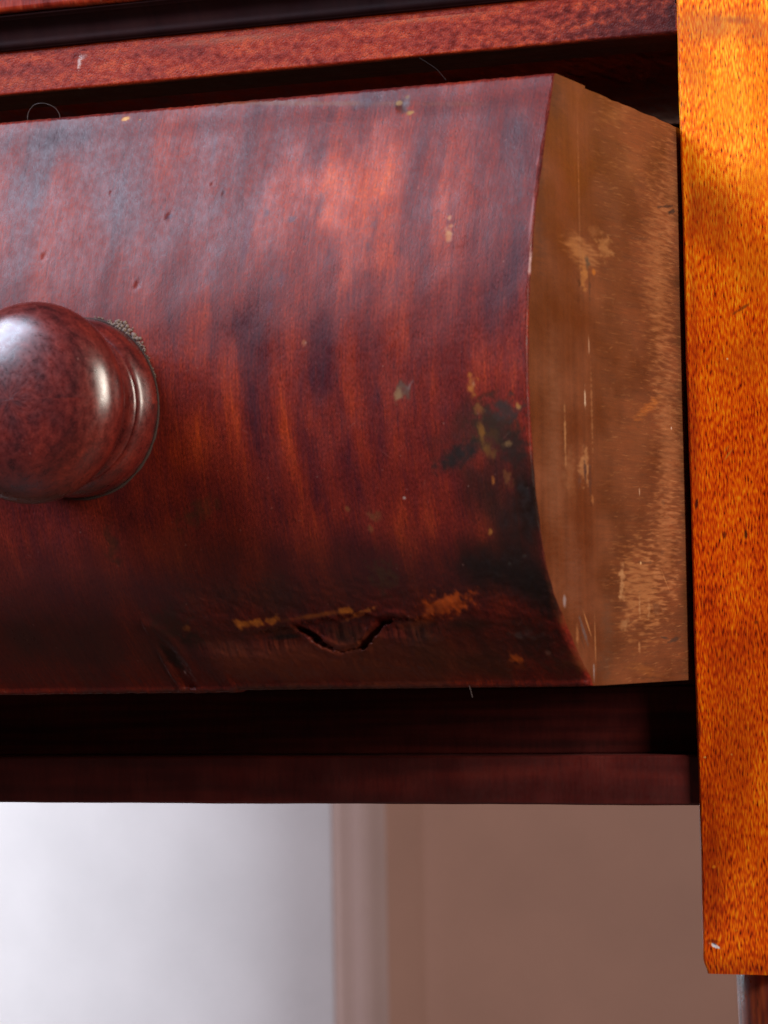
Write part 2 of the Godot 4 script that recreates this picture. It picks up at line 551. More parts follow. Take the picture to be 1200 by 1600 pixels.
func carcass() -> void:
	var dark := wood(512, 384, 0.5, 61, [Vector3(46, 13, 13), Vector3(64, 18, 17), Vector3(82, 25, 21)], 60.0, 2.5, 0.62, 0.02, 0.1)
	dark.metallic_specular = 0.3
	var amber := leg_material()
	# upper rail above the drawer, its lacquer crackled
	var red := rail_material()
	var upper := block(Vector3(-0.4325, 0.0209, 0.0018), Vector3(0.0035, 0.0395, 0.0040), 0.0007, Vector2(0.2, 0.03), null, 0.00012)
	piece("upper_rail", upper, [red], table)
	piece("added_rail_core", block(Vector3(-0.4325, 0.0212, -0.018), Vector3(0.0055, 0.0394, 0.0018), 0.0003, Vector2(0.26, 0.19)), [dark], table)  # dark slab added so the gap below the rail stays black
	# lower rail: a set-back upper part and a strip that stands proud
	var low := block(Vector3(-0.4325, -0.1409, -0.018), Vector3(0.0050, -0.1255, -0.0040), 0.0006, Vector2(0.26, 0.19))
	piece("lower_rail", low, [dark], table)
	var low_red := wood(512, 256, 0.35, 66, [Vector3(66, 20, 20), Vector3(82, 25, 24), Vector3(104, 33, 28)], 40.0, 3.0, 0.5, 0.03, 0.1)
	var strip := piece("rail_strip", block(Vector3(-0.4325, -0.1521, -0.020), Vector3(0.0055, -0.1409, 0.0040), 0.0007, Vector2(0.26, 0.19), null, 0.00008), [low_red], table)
	strip.set_meta("label", "dark red brown strip along the lower rail")
	# overhanging top
	var slab := block(Vector3(-0.492, 0.0396, -0.262), Vector3(0.062, 0.0620, 0.0115), 0.0016, Vector2(0.26, 0.19), null, 0.00015)
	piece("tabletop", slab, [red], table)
	var moulding := ArrayMesh.new()
	var curve := smooth(PackedVector2Array([Vector2(-0.002, 0.0316), Vector2(0.0042, 0.0316), Vector2(0.0052, 0.0320), Vector2(0.0058, 0.0328), Vector2(0.0060, 0.0342), Vector2(0.0068, 0.0362), Vector2(0.0086, 0.0378), Vector2(0.0094, 0.0384), Vector2(0.0094, 0.0395), Vector2(-0.002, 0.0395)]), 5)
	var mp := PackedVector3Array()
	var mu := PackedVector2Array()
	for k in 3:
		var x: float = [-0.4325, -0.2, 0.0035][k]
		for q in curve:
			mp.append(Vector3(x, q.y, q.x))
			mu.append(Vector2(x / 0.26, q.y / 0.19))
	sheet(moulding, curve.size(), 3, mp, mu, Vector3(0, -0.5, 1))
	var ebony := wood(256, 128, 0.5, 65, [Vector3(26, 10, 12), Vector3(36, 14, 15), Vector3(48, 20, 18)], 40.0, 2.0, 0.6, 0.03, 0.1)
	ebony.metallic_specular = 0.25
	piece("cove_moulding", moulding, [ebony], table)
	# sides, back and the inside of the case
	for side in 2:
		var x0 := 0.0065 if side == 0 else -0.4605
		piece("side_panel", block(Vector3(x0, -0.150, -0.222), Vector3(x0 + 0.022, 0.0372, -0.033), 0.0005, Vector2(0.26, 0.19)), [dark], table)
	piece("back_panel", block(Vector3(-0.4605, -0.150, -0.236), Vector3(0.0285, 0.0372, -0.222), 0.0005, Vector2(0.26, 0.19)), [dark], table)
	piece("drawer_runner", block(Vector3(-0.0085, -0.1385, -0.222), Vector3(0.0063, -0.1262, -0.019), 0.0005, Vector2(0.26, 0.19)), [dark], table)
	piece("drawer_runner", block(Vector3(-0.4365, -0.1385, -0.222), Vector3(-0.4220, -0.1262, -0.019), 0.0005, Vector2(0.26, 0.19)), [dark], table)
	# legs: a square block and a turned shaft
	var shaft := smooth(PackedVector2Array([
		Vector2(0.0172, -0.1893), Vector2(0.0171, -0.194), Vector2(0.0167, -0.204), Vector2(0.0152, -0.222), Vector2(0.0160, -0.232), Vector2(0.0185, -0.238), Vector2(0.0165, -0.244), Vector2(0.0135, -0.250),
		Vector2(0.0165, -0.275), Vector2(0.0190, -0.32), Vector2(0.0180, -0.40), Vector2(0.0150, -0.50), Vector2(0.0115, -0.585), Vector2(0.0150, -0.592), Vector2(0.0150, -0.600), Vector2(0.0110, -0.608),
		Vector2(0.0125, -0.625), Vector2(0.0100, -0.648), Vector2(0.0098, FLOOR_Y), Vector2(0.0, FLOOR_Y)]), 8)
	var turned := wood(256, 512, 0.35, 71, [Vector3(88, 28, 14), Vector3(140, 52, 20), Vector3(170, 76, 26)], 2.0, 20.0, 0.34, 0.06, 0.5)
	for k in 4:
		var left := 0.0 if k % 2 == 0 else -0.4725
		var front := 0.0060 if k < 2 else -0.2160
		var leg := piece("leg", leg_shape(left, front), [amber], table)
		var axis := Vector3(left + 0.0216, 0, front - 0.020)
		piece("turned_shaft", lathe(shaft, 48, Transform3D(Basis(), axis), Vector2(1.0, 0.18)), [turned], leg)
	# old dark glue squeezed out where the upper rail meets the leg
	var glue := ArrayMesh.new()
	for k in 16:
		var c := Vector3(0.0008 + rng.randf() * 0.0006, lerpf(0.0225, 0.0345, k / 15.0), 0.0042 + rng.randf() * 0.0004)
		lump(glue, c, Vector3(0.0007, 0.0008, 0.0005) * rng.randf_range(0.7, 1.3))
	var one := joined(glue)
	piece("glue_residue", one, [plain(Color(0.06, 0.04, 0.04), 0.18, 0.5)], table)


const RAIL_WEAR_AND_SHADE := [
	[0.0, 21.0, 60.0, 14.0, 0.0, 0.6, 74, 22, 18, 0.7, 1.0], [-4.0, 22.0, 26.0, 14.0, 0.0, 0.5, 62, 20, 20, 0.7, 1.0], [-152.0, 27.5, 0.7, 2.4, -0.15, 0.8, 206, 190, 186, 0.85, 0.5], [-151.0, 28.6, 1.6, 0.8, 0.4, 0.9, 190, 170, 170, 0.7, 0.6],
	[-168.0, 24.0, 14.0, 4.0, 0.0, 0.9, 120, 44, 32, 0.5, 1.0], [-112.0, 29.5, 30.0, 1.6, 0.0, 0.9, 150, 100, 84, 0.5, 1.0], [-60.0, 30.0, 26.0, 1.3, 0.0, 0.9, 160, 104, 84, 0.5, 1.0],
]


func rail_material() -> StandardMaterial3D:
	var w := 1400
	var h := 210
	var mm := 0.143
	var fig := noise(w, h, 24.0 / mm, 4.0 / mm, 51, 4)
	var mot := noise(w, h, 3.0 / mm, 2.0 / mm, 52, 4)
	var crack := noise(w, h, 1.5 / mm, 0.7 / mm, 53, 4)
	var crack2 := noise(w, h, 0.45 / mm, 0.6 / mm, 54, 2)
	var dust := noise(w, h, 0.7 / mm, 0.5 / mm, 55, 3)
	var col := PackedFloat32Array()
	col.resize(w * h * 3)
	var ro := PackedByteArray()
	ro.resize(w * h)
	var he := PackedByteArray()
	he.resize(w * h)
	var ramp := [Vector3(84, 19, 12), Vector3(138, 38, 18), Vector3(174, 60, 24), Vector3(192, 88, 42)]
	for i in w * h:
		var t := clampf(0.42 + (fig[i] - 128) / 255.0 * 0.5 + (mot[i] - 128) / 255.0 * 0.55 + (crack2[i] - 128) / 255.0 * 0.25, 0.0, 0.999) * 3.0
		var c: Vector3 = ramp[int(t)].lerp(ramp[int(t) + 1], t - int(t))
		# crackle: fine lines where the noise crosses its middle
		var line := maxf(0.0, 1.0 - absf(crack[i] - 128) / 16.0) * clampf((fig[i] * 0.6 + mot[i] * 0.6 - 90) / 80.0, 0.0, 1.0)
		var pale := clampf((dust[i] - 176) / 50.0, 0.0, 1.0) * clampf((mot[i] - 90) / 80.0, 0.0, 1.0) * 0.55
		c = c * (1.0 - 0.35 * line)
		c = c.lerp(Vector3(196, 150, 124), pale)
		col[i * 3] = c.x
		col[i * 3 + 1] = c.y
		col[i * 3 + 2] = c.z
		ro[i] = clampi(int(100 + (mot[i] - 128) * 0.3 + pale * 80.0 + line * 30.0), 40, 255)
		he[i] = clampi(int(150 - line * 90.0 + (crack2[i] - 128) * 0.4), 0, 255)
	# wear marks, and shade painted into the lacquer towards the right leg
	stains(RAIL_WEAR_AND_SHADE, col, w, h, Vector2(-200.0, 30.0), Vector2(1.0 / mm, -1.0 / mm), mot, dust)
	var m := textured(picture(w, h, Image.FORMAT_RGB8, to_bytes(col)), picture(w, h, Image.FORMAT_L8, ro), picture(w, h, Image.FORMAT_L8, he), 0.11)
	m.clearcoat_enabled = true
	m.metallic_specular = 0.32
	m.clearcoat = 0.08
	m.clearcoat_roughness = 0.25
	return m


func lump(mesh: ArrayMesh, at: Vector3, r: Vector3) -> void:
	var p := PackedVector3Array()
	var uv := PackedVector2Array()
	var n := PackedVector3Array()
	for j in 7:
		for i in 9:
			var d := Vector3(sin(PI * j / 6.0) * cos(TAU * i / 8.0), cos(PI * j / 6.0), sin(PI * j / 6.0) * sin(TAU * i / 8.0))
			var k := 1.0 + 0.22 * sin(d.x * 5.0 + at.y * 9000.0) * sin(d.y * 4.0 + at.x * 7000.0)
			p.append(at + d * r * k)
			n.append(d)
			uv.append(Vector2(i / 8.0, j / 6.0))
	sheet(mesh, 9, 7, p, uv, Vector3.ZERO, n)


func joined(mesh: ArrayMesh) -> ArrayMesh:
	var st := SurfaceTool.new()
	for k in mesh.get_surface_count():
		st.append_from(mesh, k, Transform3D())
	return st.commit()


# ---------------------------------------------------------------- drawer

const PROFILE := [Vector2(83.5, 0), Vector2(86.9, -7.9), Vector2(91.1, -17.5), Vector2(95, -26.9), Vector2(98, -36.2), Vector2(100.1, -45.2), Vector2(101.3, -54.2), Vector2(101.6, -63), Vector2(101.1, -71.8), Vector2(99.9, -80.6), Vector2(98.1, -88.1), Vector2(95.6, -95.6), Vector2(92.1, -102.6), Vector2(87.6, -108.3), Vector2(81.4, -114.1), Vector2(75.3, -119.3), Vector2(69.3, -123.7)]
const LIFT := [Vector2(-112.78, -121.33), Vector2(-92.95, -113.63), Vector2(-83.53, -111.74), Vector2(-74.01, -112.17), Vector2(-63.96, -111.40), Vector2(-52.65, -109.34), Vector2(-43.54, -108.46), Vector2(-32.85, -109.98), Vector2(-23.79, -108.71), Vector2(-15.13, -107.98), Vector2(-3.34, -109.49), Vector2(1.29, -114.75)]
const CRACK := [Vector2(-59.53, -110.81), Vector2(-57.46, -111.92), Vector2(-55.22, -113.83), Vector2(-52.68, -115.62), Vector2(-49.35, -116.21), Vector2(-45.46, -115.19), Vector2(-42.44, -112.97), Vector2(-39.73, -110.64), Vector2(-36.68, -109.64), Vector2(-33.63, -109.83)]
const CREASE := [Vector2(-93.10, -113.36), Vector2(-91.62, -115.72), Vector2(-91.06, -118.78), Vector2(-91.16, -121.58)]
const DENTS := [Vector3(-82.06, -24.88, 1.10), Vector3(-97.11, -18.56, 0.70), Vector3(-73.31, -18.34, 0.60), Vector3(-70.25, -20.39, 0.60), Vector3(-32.65, -4.39, 1.40), Vector3(-110.57, -31.65, 1.00), Vector3(-87.44, -39.33, 0.90)]
const WIDE := 0.43  # of the drawer
const FIGURE_WIDE := 0.2008  # of the veneer picture, which goes on as its mirror image
const TALL := 0.1246

const FIGURE := [
	[-59.9, -56.24, 5.52, 25.6, 0.06, 0.3, -0.12, 1],
	[-44.86, -62.19, 6.21, 25.6, 0.08, 0.3, -0.12, 1],
	[-117.1, -8.188, 19.32, 7.68, 0, 0.4, -0.16, 1],
	[-8.861, -48.58, 6.9, 19.2, 0, 0.3, -0.08, 1],
	[-52.7, -56.6, 3.036, 25.6, 0.1, 0.3, 0.08, 1],
	[-28.74, -39.57, 6.21, 25.6, 0, 0.3, 0.08, 1],
	[-48.2, -30.26, 1.242, 19.2, -0.02, 0.5, -0.07, 1],
	[-43.87, -16.79, 1.104, 14.08, 0, 0.5, -0.06, 1],
	[-33.55, -23.1, 1.38, 19.2, 0, 0.5, 0.1, 1],
	[-27.27, -18.08, 1.242, 17.92, 0, 0.5, -0.07, 1],
	[-61.86, -13.98, 1.104, 15.36, 0, 0.5, -0.07, 1],
	[-63.96, -37.38, 1.104, 14.08, 0, 0.5, -0.07, 1],
	[-39.17, -75.31, 1.932, 19.2, 0.1, 0.5, -0.06, 1],
	[-20.74, -24.05, 1.932, 15.36, 0, 0.5, 0.09, 1],
	[-12.49, -28.69, 1.656, 19.2, 0, 0.5, -0.05, 1],
	[-34.52, -47.12, 1.38, 11.52, 0, 0.5, -0.08, 1],
	[-39.08, -24.07, 15.18, 26.88, 0, 0.5, 0.34, 1],
	[-56.09, -25.61, 8.97, 25.6, 0, 0.5, 0.24, 1],
	[-16.67, -28.4, 7.59, 26.88, 0, 0.5, 0.14, 1],
	[-46.07, -16.62, 5.52, 15.36, 0, 0.5, 0.1, 1],
	[-49.42, -10.03, 3.036, 12.16, 0, 0.6, -0.21, 0.8],
	[-44.03, -35.95, 3.864, 8.96, -0.05, 0.5, -0.18, 1],
	[-8.969, -9.886, 6.21, 11.52, 0, 0.6, -0.15, 1],
	[-3.999, -38.51, 3.036, 21.76, 0, 0.6, -0.13, 1],
	[-117.9, -4.449, 16.56, 4.48, 0.05, 0.5, -0.15, 1],
	[-117.8, -15.43, 6.9, 7.68, -0.2, 0.6, -0.15, 1],
	[-103.3, -29.33, 20.7, 16.64, 0, 0.4, 0.04, 1],
	[-88.39, -23.31, 8.28, 15.36, 0, 0.6, -0.11, 1],
	[-71, -20.34, 1.932, 7.68, 0, 0.6, -0.1, 1],
	[-68.93, -47.83, 2.484, 19.2, 0, 0.6, -0.1, 1],
	[-60.08, -66.69, 3.036, 24.32, 0.18, 0.6, -0.17, 1],
	[-48.97, -73.64, 3.588, 24.32, 0.16, 0.6, -0.17, 1],
	[-32.4, -67.9, 3.036, 21.76, 0.05, 0.6, -0.13, 1],
	[-44.13, -54.44, 4.968, 15.36, 0, 0.6, -0.11, 1],
	[-74.23, -72.64, 8.28, 10.24, -0.2, 0.5, 0.19, 1],
	[-65.14, -66.47, 3.036, 17.92, 0.15, 0.5, 0.14, 1],
	[-54.04, -66.95, 3.036, 21.76, 0.16, 0.5, 0.17, 1],
	[-38.5, -62.49, 3.588, 23.04, 0.1, 0.5, 0.17, 1],
	[-26.81, -47.56, 3.864, 20.48, 0, 0.5, 0.12, 1],
	[-78.17, -55.33, 8.28, 7.68, 0, 0.5, 0.09, 1],
	[-84.61, -94.63, 15.18, 7.68, -0.1, 0.6, 0.12, 1],
	[-8.721, -60.08, 6.9, 10.24, 0, 0.5, 0.14, 1],
	[-18.99, -88.76, 12.42, 14.08, 0, 0.5, 0, 1],
	[-103.7, -54.05, 16.56, 10.24, 0, 0.5, 0.07, 1],
	[-42.46, -4.254, 4.14, 7.68, 0, 0.6, -0.1, 1],
	[-37.08, -1.887, 12.42, 3.2, 0.05, 0.6, -0.11, 1],
	[-22.16, -5.99, 8.28, 5.12, 0, 0.6, -0.08, 1],
	[-76.4, -4.239, 22.08, 3.2, 0.09, 0.6, -0.06, 1],
	[2.474, -25.76, 1.104, 33.28, -0.08, 0.5, 0.17, 1],
	[-63.79, -84.76, 20.7, 7.68, -0.1, 0.6, -0.04, 1],
	[-101.1, -86.2, 22.08, 10.24, 0, 0.6, -0.04, 1],
	[-31.92, -98.6, 19.32, 10.24, 0, 0.6, -0.07, 1],
]
const MARKS := [
	[-106.3, -102.1, 57.96, 17.92, 0, 0.2, 60, 28, 28, 0.62, 1],  # broad dark rows put the shade of the lower front into the colour
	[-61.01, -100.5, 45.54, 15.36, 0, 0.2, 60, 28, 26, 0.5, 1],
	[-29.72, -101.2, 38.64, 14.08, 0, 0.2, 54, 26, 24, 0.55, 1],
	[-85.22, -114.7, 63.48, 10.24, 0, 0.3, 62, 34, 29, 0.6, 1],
	[-68.26, -123.8, 71.76, 1.152, 0, 0.6, 66, 38, 30, 0.9, 0.7],
	[-48.41, -118, 45.54, 7.168, 0, 0.35, 120, 56, 36, 1, 0.5],
	[-65.56, -111.6, 12.42, 1.536, 0.03, 0.7, 70, 36, 24, 0.9, 0.7],
	[-19.29, -111.1, 16.56, 2.048, 0, 0.7, 60, 32, 24, 0.9, 0.7],
	[-0.6349, -29.53, 0.483, 8.96, 0, 0.5, 196, 160, 160, 0.6, 0.7],  # pale rows here paint highlights along the right front edge
	[-0.2336, -40.05, 0.414, 3.84, 0, 0.5, 210, 190, 190, 0.7, 0.6],
	[-0.7869, -18.77, 0.414, 3.84, 0, 0.5, 170, 110, 104, 0.5, 0.6],
	[0.1814, -69.32, 0.552, 20.48, 0, 0.4, 140, 30, 32, 0.6, 0.7],
	[-0.7602, -96.86, 0.552, 10.24, 0, 0.4, 120, 30, 34, 0.5, 0.7],
	[-66.58, -0.7523, 63.48, 0.768, -0.09, 0.6, 110, 70, 44, 0.6, 0.6],
	[-38.41, -120.8, 38.64, 3.328, 0, 0.6, 112, 52, 32, 0.6, 0.7],
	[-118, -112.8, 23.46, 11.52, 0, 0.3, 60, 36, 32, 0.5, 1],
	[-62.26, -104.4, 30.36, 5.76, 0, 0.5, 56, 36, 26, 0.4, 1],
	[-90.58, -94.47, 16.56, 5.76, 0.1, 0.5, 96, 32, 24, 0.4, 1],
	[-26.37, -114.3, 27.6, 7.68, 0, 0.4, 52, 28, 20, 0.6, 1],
	[-7.097, -91.65, 12.42, 24.32, 0, 0.4, 36, 24, 21, 0.95, 1],
	[-10.64, -73.9, 11.04, 8.96, 0.2, 0.8, 50, 34, 28, 0.6, 1],
	[-9.285, -99.8, 12.14, 9.728, 0.1, 0.5, 30, 20, 17, 1, 0.8],
	[-2.399, -89.28, 3.864, 19.2, 0, 0.5, 30, 20, 17, 1, 0.8],
	[1.044, -80.63, 2.208, 8.96, 0, 0.5, 30, 20, 17, 0.85, 0.5],
	[-1.323, -105.7, 5.52, 7.68, 0.3, 0.3, 30, 20, 17, 0.85, 0.5],
	[-6.914, -114.6, 8.28, 6.4, 0, 0.5, 44, 24, 18, 0.7, 0.7],
	[-7.749, -71.5, 7.176, 6.912, 0.3, 0.7, 50, 34, 26, 1, 0.6],
	[-9.376, -75.21, 4.14, 3.84, 0.2, 0.9, 92, 60, 32, 0.45, 0.7],
	[-15.72, -77.74, 8.004, 2.816, 0.42, 0.5, 40, 30, 28, 1, 0.5],
	[-4.935, -69.1, 4.692, 2.816, 0, 0.9, 58, 44, 42, 0.7, 0.4],
	[-4.059, -76.68, 4.14, 4.352, 0, 0.7, 44, 32, 28, 0.8, 0.5],
	[-26.65, -64.07, 3.312, 2.56, 0.7, 0.8, 84, 62, 52, 0.9, 0.6],
	[-27.81, -65.04, 1.656, 1.536, 0.4, 0.9, 132, 98, 62, 0.75, 0.6],
	[-25.22, -63.11, 1.242, 1.024, 0.7, 0.9, 128, 112, 112, 0.7, 0.6],
	[-11.91, -63.74, 1.518, 3.072, 0, 0.9, 160, 96, 40, 0.85, 0.6],
	[-11.62, -63.5, 0.69, 1.152, 0, 0.8, 176, 144, 104, 0.6, 0.6],
	[-10.63, -68.85, 1.242, 1.792, 0.2, 0.9, 150, 92, 44, 0.6, 0.7],
	[-10.29, -72.91, 0.828, 3.84, 0.1, 1.1, 140, 88, 36, 0.6, 0.7],
	[-8.974, -77.11, 2.208, 1.792, 0.3, 1.1, 112, 72, 34, 0.55, 0.8],
	[-4.641, -75.4, 1.38, 0.896, 0.6, 1.1, 140, 104, 62, 0.6, 0.7],
	[-5.622, -82.27, 1.242, 2.56, 0.3, 1.1, 120, 78, 42, 0.6, 0.7],
	[-8.671, -82.79, 0.414, 1.28, 0, 0.8, 170, 100, 40, 0.7, 0.4],
	[-10.55, -92.81, 0.69, 0.896, 0, 0.6, 160, 100, 40, 0.8, 0.4],
	[-2.464, -68.2, 0.828, 1.152, 0.3, 0.7, 160, 110, 50, 0.8, 0.4],
	[-18.24, -32.96, 0.966, 2.56, -0.05, 0.8, 196, 158, 118, 0.7, 0.4],
	[-18.34, -29.62, 0.552, 0.768, 0, 0.7, 190, 150, 120, 0.7, 0.4],
	[-32.65, -4.389, 2.76, 2.176, 0.3, 0.9, 60, 44, 44, 0.75, 0.5],
	[-33.64, -3.599, 0.69, 0.64, 0, 0.8, 150, 120, 80, 0.8, 0.4],
	[-30.68, -5.964, 0.966, 0.64, 0.3, 0.8, 160, 130, 80, 0.8, 0.4],
	[-31.98, -2.332, 0.552, 0.512, 0, 0.8, 140, 120, 90, 0.7, 0.4],
	[-40.5, -3.006, 3.864, 1.536, 0.2, 0.6, 70, 50, 60, 0.6, 0.6],
	[-97.51, -1.595, 1.38, 0.64, 0.1, 0.5, 214, 168, 110, 0.95, 0.3],
	[-93.84, -2.196, 0.414, 0.256, 0, 0.3, 190, 150, 110, 0.8, 0.4],
	[-70.25, -20.39, 0.552, 0.768, 0, 0.4, 60, 44, 60, 0.7, 0.4],
	[-82.06, -24.88, 1.242, 0.896, 0.4, 0.3, 70, 60, 80, 0.75, 0.5],
	[-59.44, -25.65, 0.69, 1.152, 0.1, 0.4, 74, 44, 60, 0.8, 0.4],
	[-53.62, -27.44, 1.38, 1.024, 0.6, 0.5, 80, 50, 64, 0.75, 0.5],
	[-56.66, -45.86, 0.966, 2.304, -0.1, 0.4, 80, 40, 54, 0.6, 0.5],
	[-54.28, -39.99, 1.242, 2.56, -0.2, 0.4, 86, 44, 58, 0.5, 0.5],
	[-74.65, -10.84, 0.69, 3.584, 0, 0.6, 80, 48, 60, 0.6, 0.5],
	[-63.19, -31.98, 1.38, 8.96, 0, 0.8, 84, 44, 58, 0.5, 0.5],
	[-47.55, -24.84, 1.38, 3.84, 0, 0.6, 76, 42, 58, 0.5, 0.6],
	[-34.71, -29.83, 1.104, 2.816, 0, 0.6, 80, 44, 56, 0.5, 0.6],
	[-70.46, -38.32, 1.932, 2.304, 0.3, 0.7, 76, 46, 62, 0.5, 0.6],
	[-35.55, -34.48, 0.966, 1.792, 0, 0.5, 80, 44, 56, 0.5, 0.5],
	[-48.42, -53.56, 0.828, 0.896, 0, 1, 160, 112, 76, 0.5, 0.7],
	[-40.71, -87.19, 0.69, 0.896, 0, 1, 130, 88, 46, 0.6, 0.7],
	[-35.03, -88.9, 2.346, 2.048, 0.3, 1.2, 104, 72, 44, 0.5, 0.7],
	[-36.44, -91.42, 0.828, 1.024, 0, 1.1, 120, 84, 48, 0.5, 0.7],
	[-35.32, -101.1, 4.692, 5.12, 0, 0.9, 66, 48, 30, 0.6, 0.7],
	[-74.34, -87.03, 8.28, 3.072, 0.5, 0.8, 58, 42, 26, 0.5, 0.8],
	[-95.57, -93.01, 2.76, 6.4, 0, 0.8, 48, 34, 26, 0.5, 0.8],
	[-87.04, -109.9, 8.28, 5.12, 0, 0.8, 52, 38, 28, 0.6, 0.7],
	[-68.38, -110, 4.968, 1.152, 0.06, 0.7, 198, 116, 44, 1, 0.45],
	[-71.75, -110.2, 1.656, 1.408, 0, 0.5, 204, 120, 48, 1, 0.45],
	[-63.64, -109.4, 2.76, 1.024, 0.3, 0.6, 190, 110, 42, 1, 0.5],
	[-53.75, -108.7, 8.556, 0.768, 0.12, 0.7, 176, 100, 42, 0.9, 0.6],
	[-46.14, -107.8, 2.484, 1.152, 0.2, 0.6, 206, 120, 42, 1, 0.45],
	[-43.54, -108.5, 5.52, 0.64, 0.3, 0.9, 190, 110, 50, 0.9, 0.4],
	[-84.2, -110.8, 1.518, 0.896, 0.3, 0.6, 140, 80, 36, 0.8, 0.4],
	[-23.08, -106.8, 7.176, 2.816, 0.15, 0.9, 196, 84, 28, 1, 0.5],
	[-62.53, -112.9, 9.936, 0.896, 0.05, 0.8, 36, 22, 18, 0.9, 0.6],  # dark rows here paint shade into the crease and hollows below the ridge
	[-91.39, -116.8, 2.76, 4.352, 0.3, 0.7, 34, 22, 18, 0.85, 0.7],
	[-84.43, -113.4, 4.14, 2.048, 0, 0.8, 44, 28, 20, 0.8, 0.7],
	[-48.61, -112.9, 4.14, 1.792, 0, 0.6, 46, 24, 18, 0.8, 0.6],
	[-3.862, -119.9, 6.9, 3.328, 0, 0.7, 84, 42, 26, 0.7, 0.7],
	[-20.22, -119, 12.42, 3.328, 0, 0.8, 72, 36, 24, 0.7, 0.7],
	[-27.7, -108.6, 6.348, 1.92, 0.5, 0.8, 176, 78, 30, 0.9, 0.6],
	[-33.28, -110.9, 5.52, 1.536, 0.2, 0.7, 120, 58, 34, 0.6, 0.5],
	[-13.48, -118.2, 1.794, 2.048, 0.4, 0.9, 196, 92, 30, 1, 0.5],
	[-16.37, -119.8, 8.28, 1.28, 0, 0.8, 110, 48, 22, 0.5, 0.5],
	[0.7297, -109.6, 1.38, 3.84, -0.4, 0.5, 110, 50, 26, 0.7, 0.5],
	[0.2183, -118.7, 4.14, 4.352, 0, 0.6, 100, 52, 28, 0.7, 0.6],
	[-48.87, -111.9, 6.9, 2.56, 0, 0.5, 58, 30, 22, 0.7, 0.6],
	[-31.38, -112.9, 5.52, 3.328, 0, 0.7, 60, 40, 34, 0.5, 0.7],
	[-46.97, -119.4, 12.42, 2.048, 0, 0.8, 110, 54, 34, 0.5, 0.6],
	[-77.74, -114.8, 8.28, 2.816, 0, 0.7, 104, 50, 32, 0.5, 0.7],
	[-90.68, -120, 0.414, 0.512, 0, 0.4, 200, 190, 190, 0.9, 0.4],
	[-9.089, -113.3, 4.14, 1.28, 0, 0.95, 96, 88, 90, 0.5, 0.5],
	[-4.075, -97.79, 0.828, 0.512, 0.3, 0.6, 70, 72, 66, 0.45, 0.6],
	[-28.15, -85.54, 0.414, 0.384, 0, 0.3, 170, 160, 150, 0.8, 0.4],
	[-7.652, -99.21, 0.552, 0.512, 0, 0.5, 70, 72, 66, 0.45, 0.6],
	[-5.939, -117, 0.966, 0.64, 0, 0.8, 150, 116, 106, 0.5, 0.7],
]
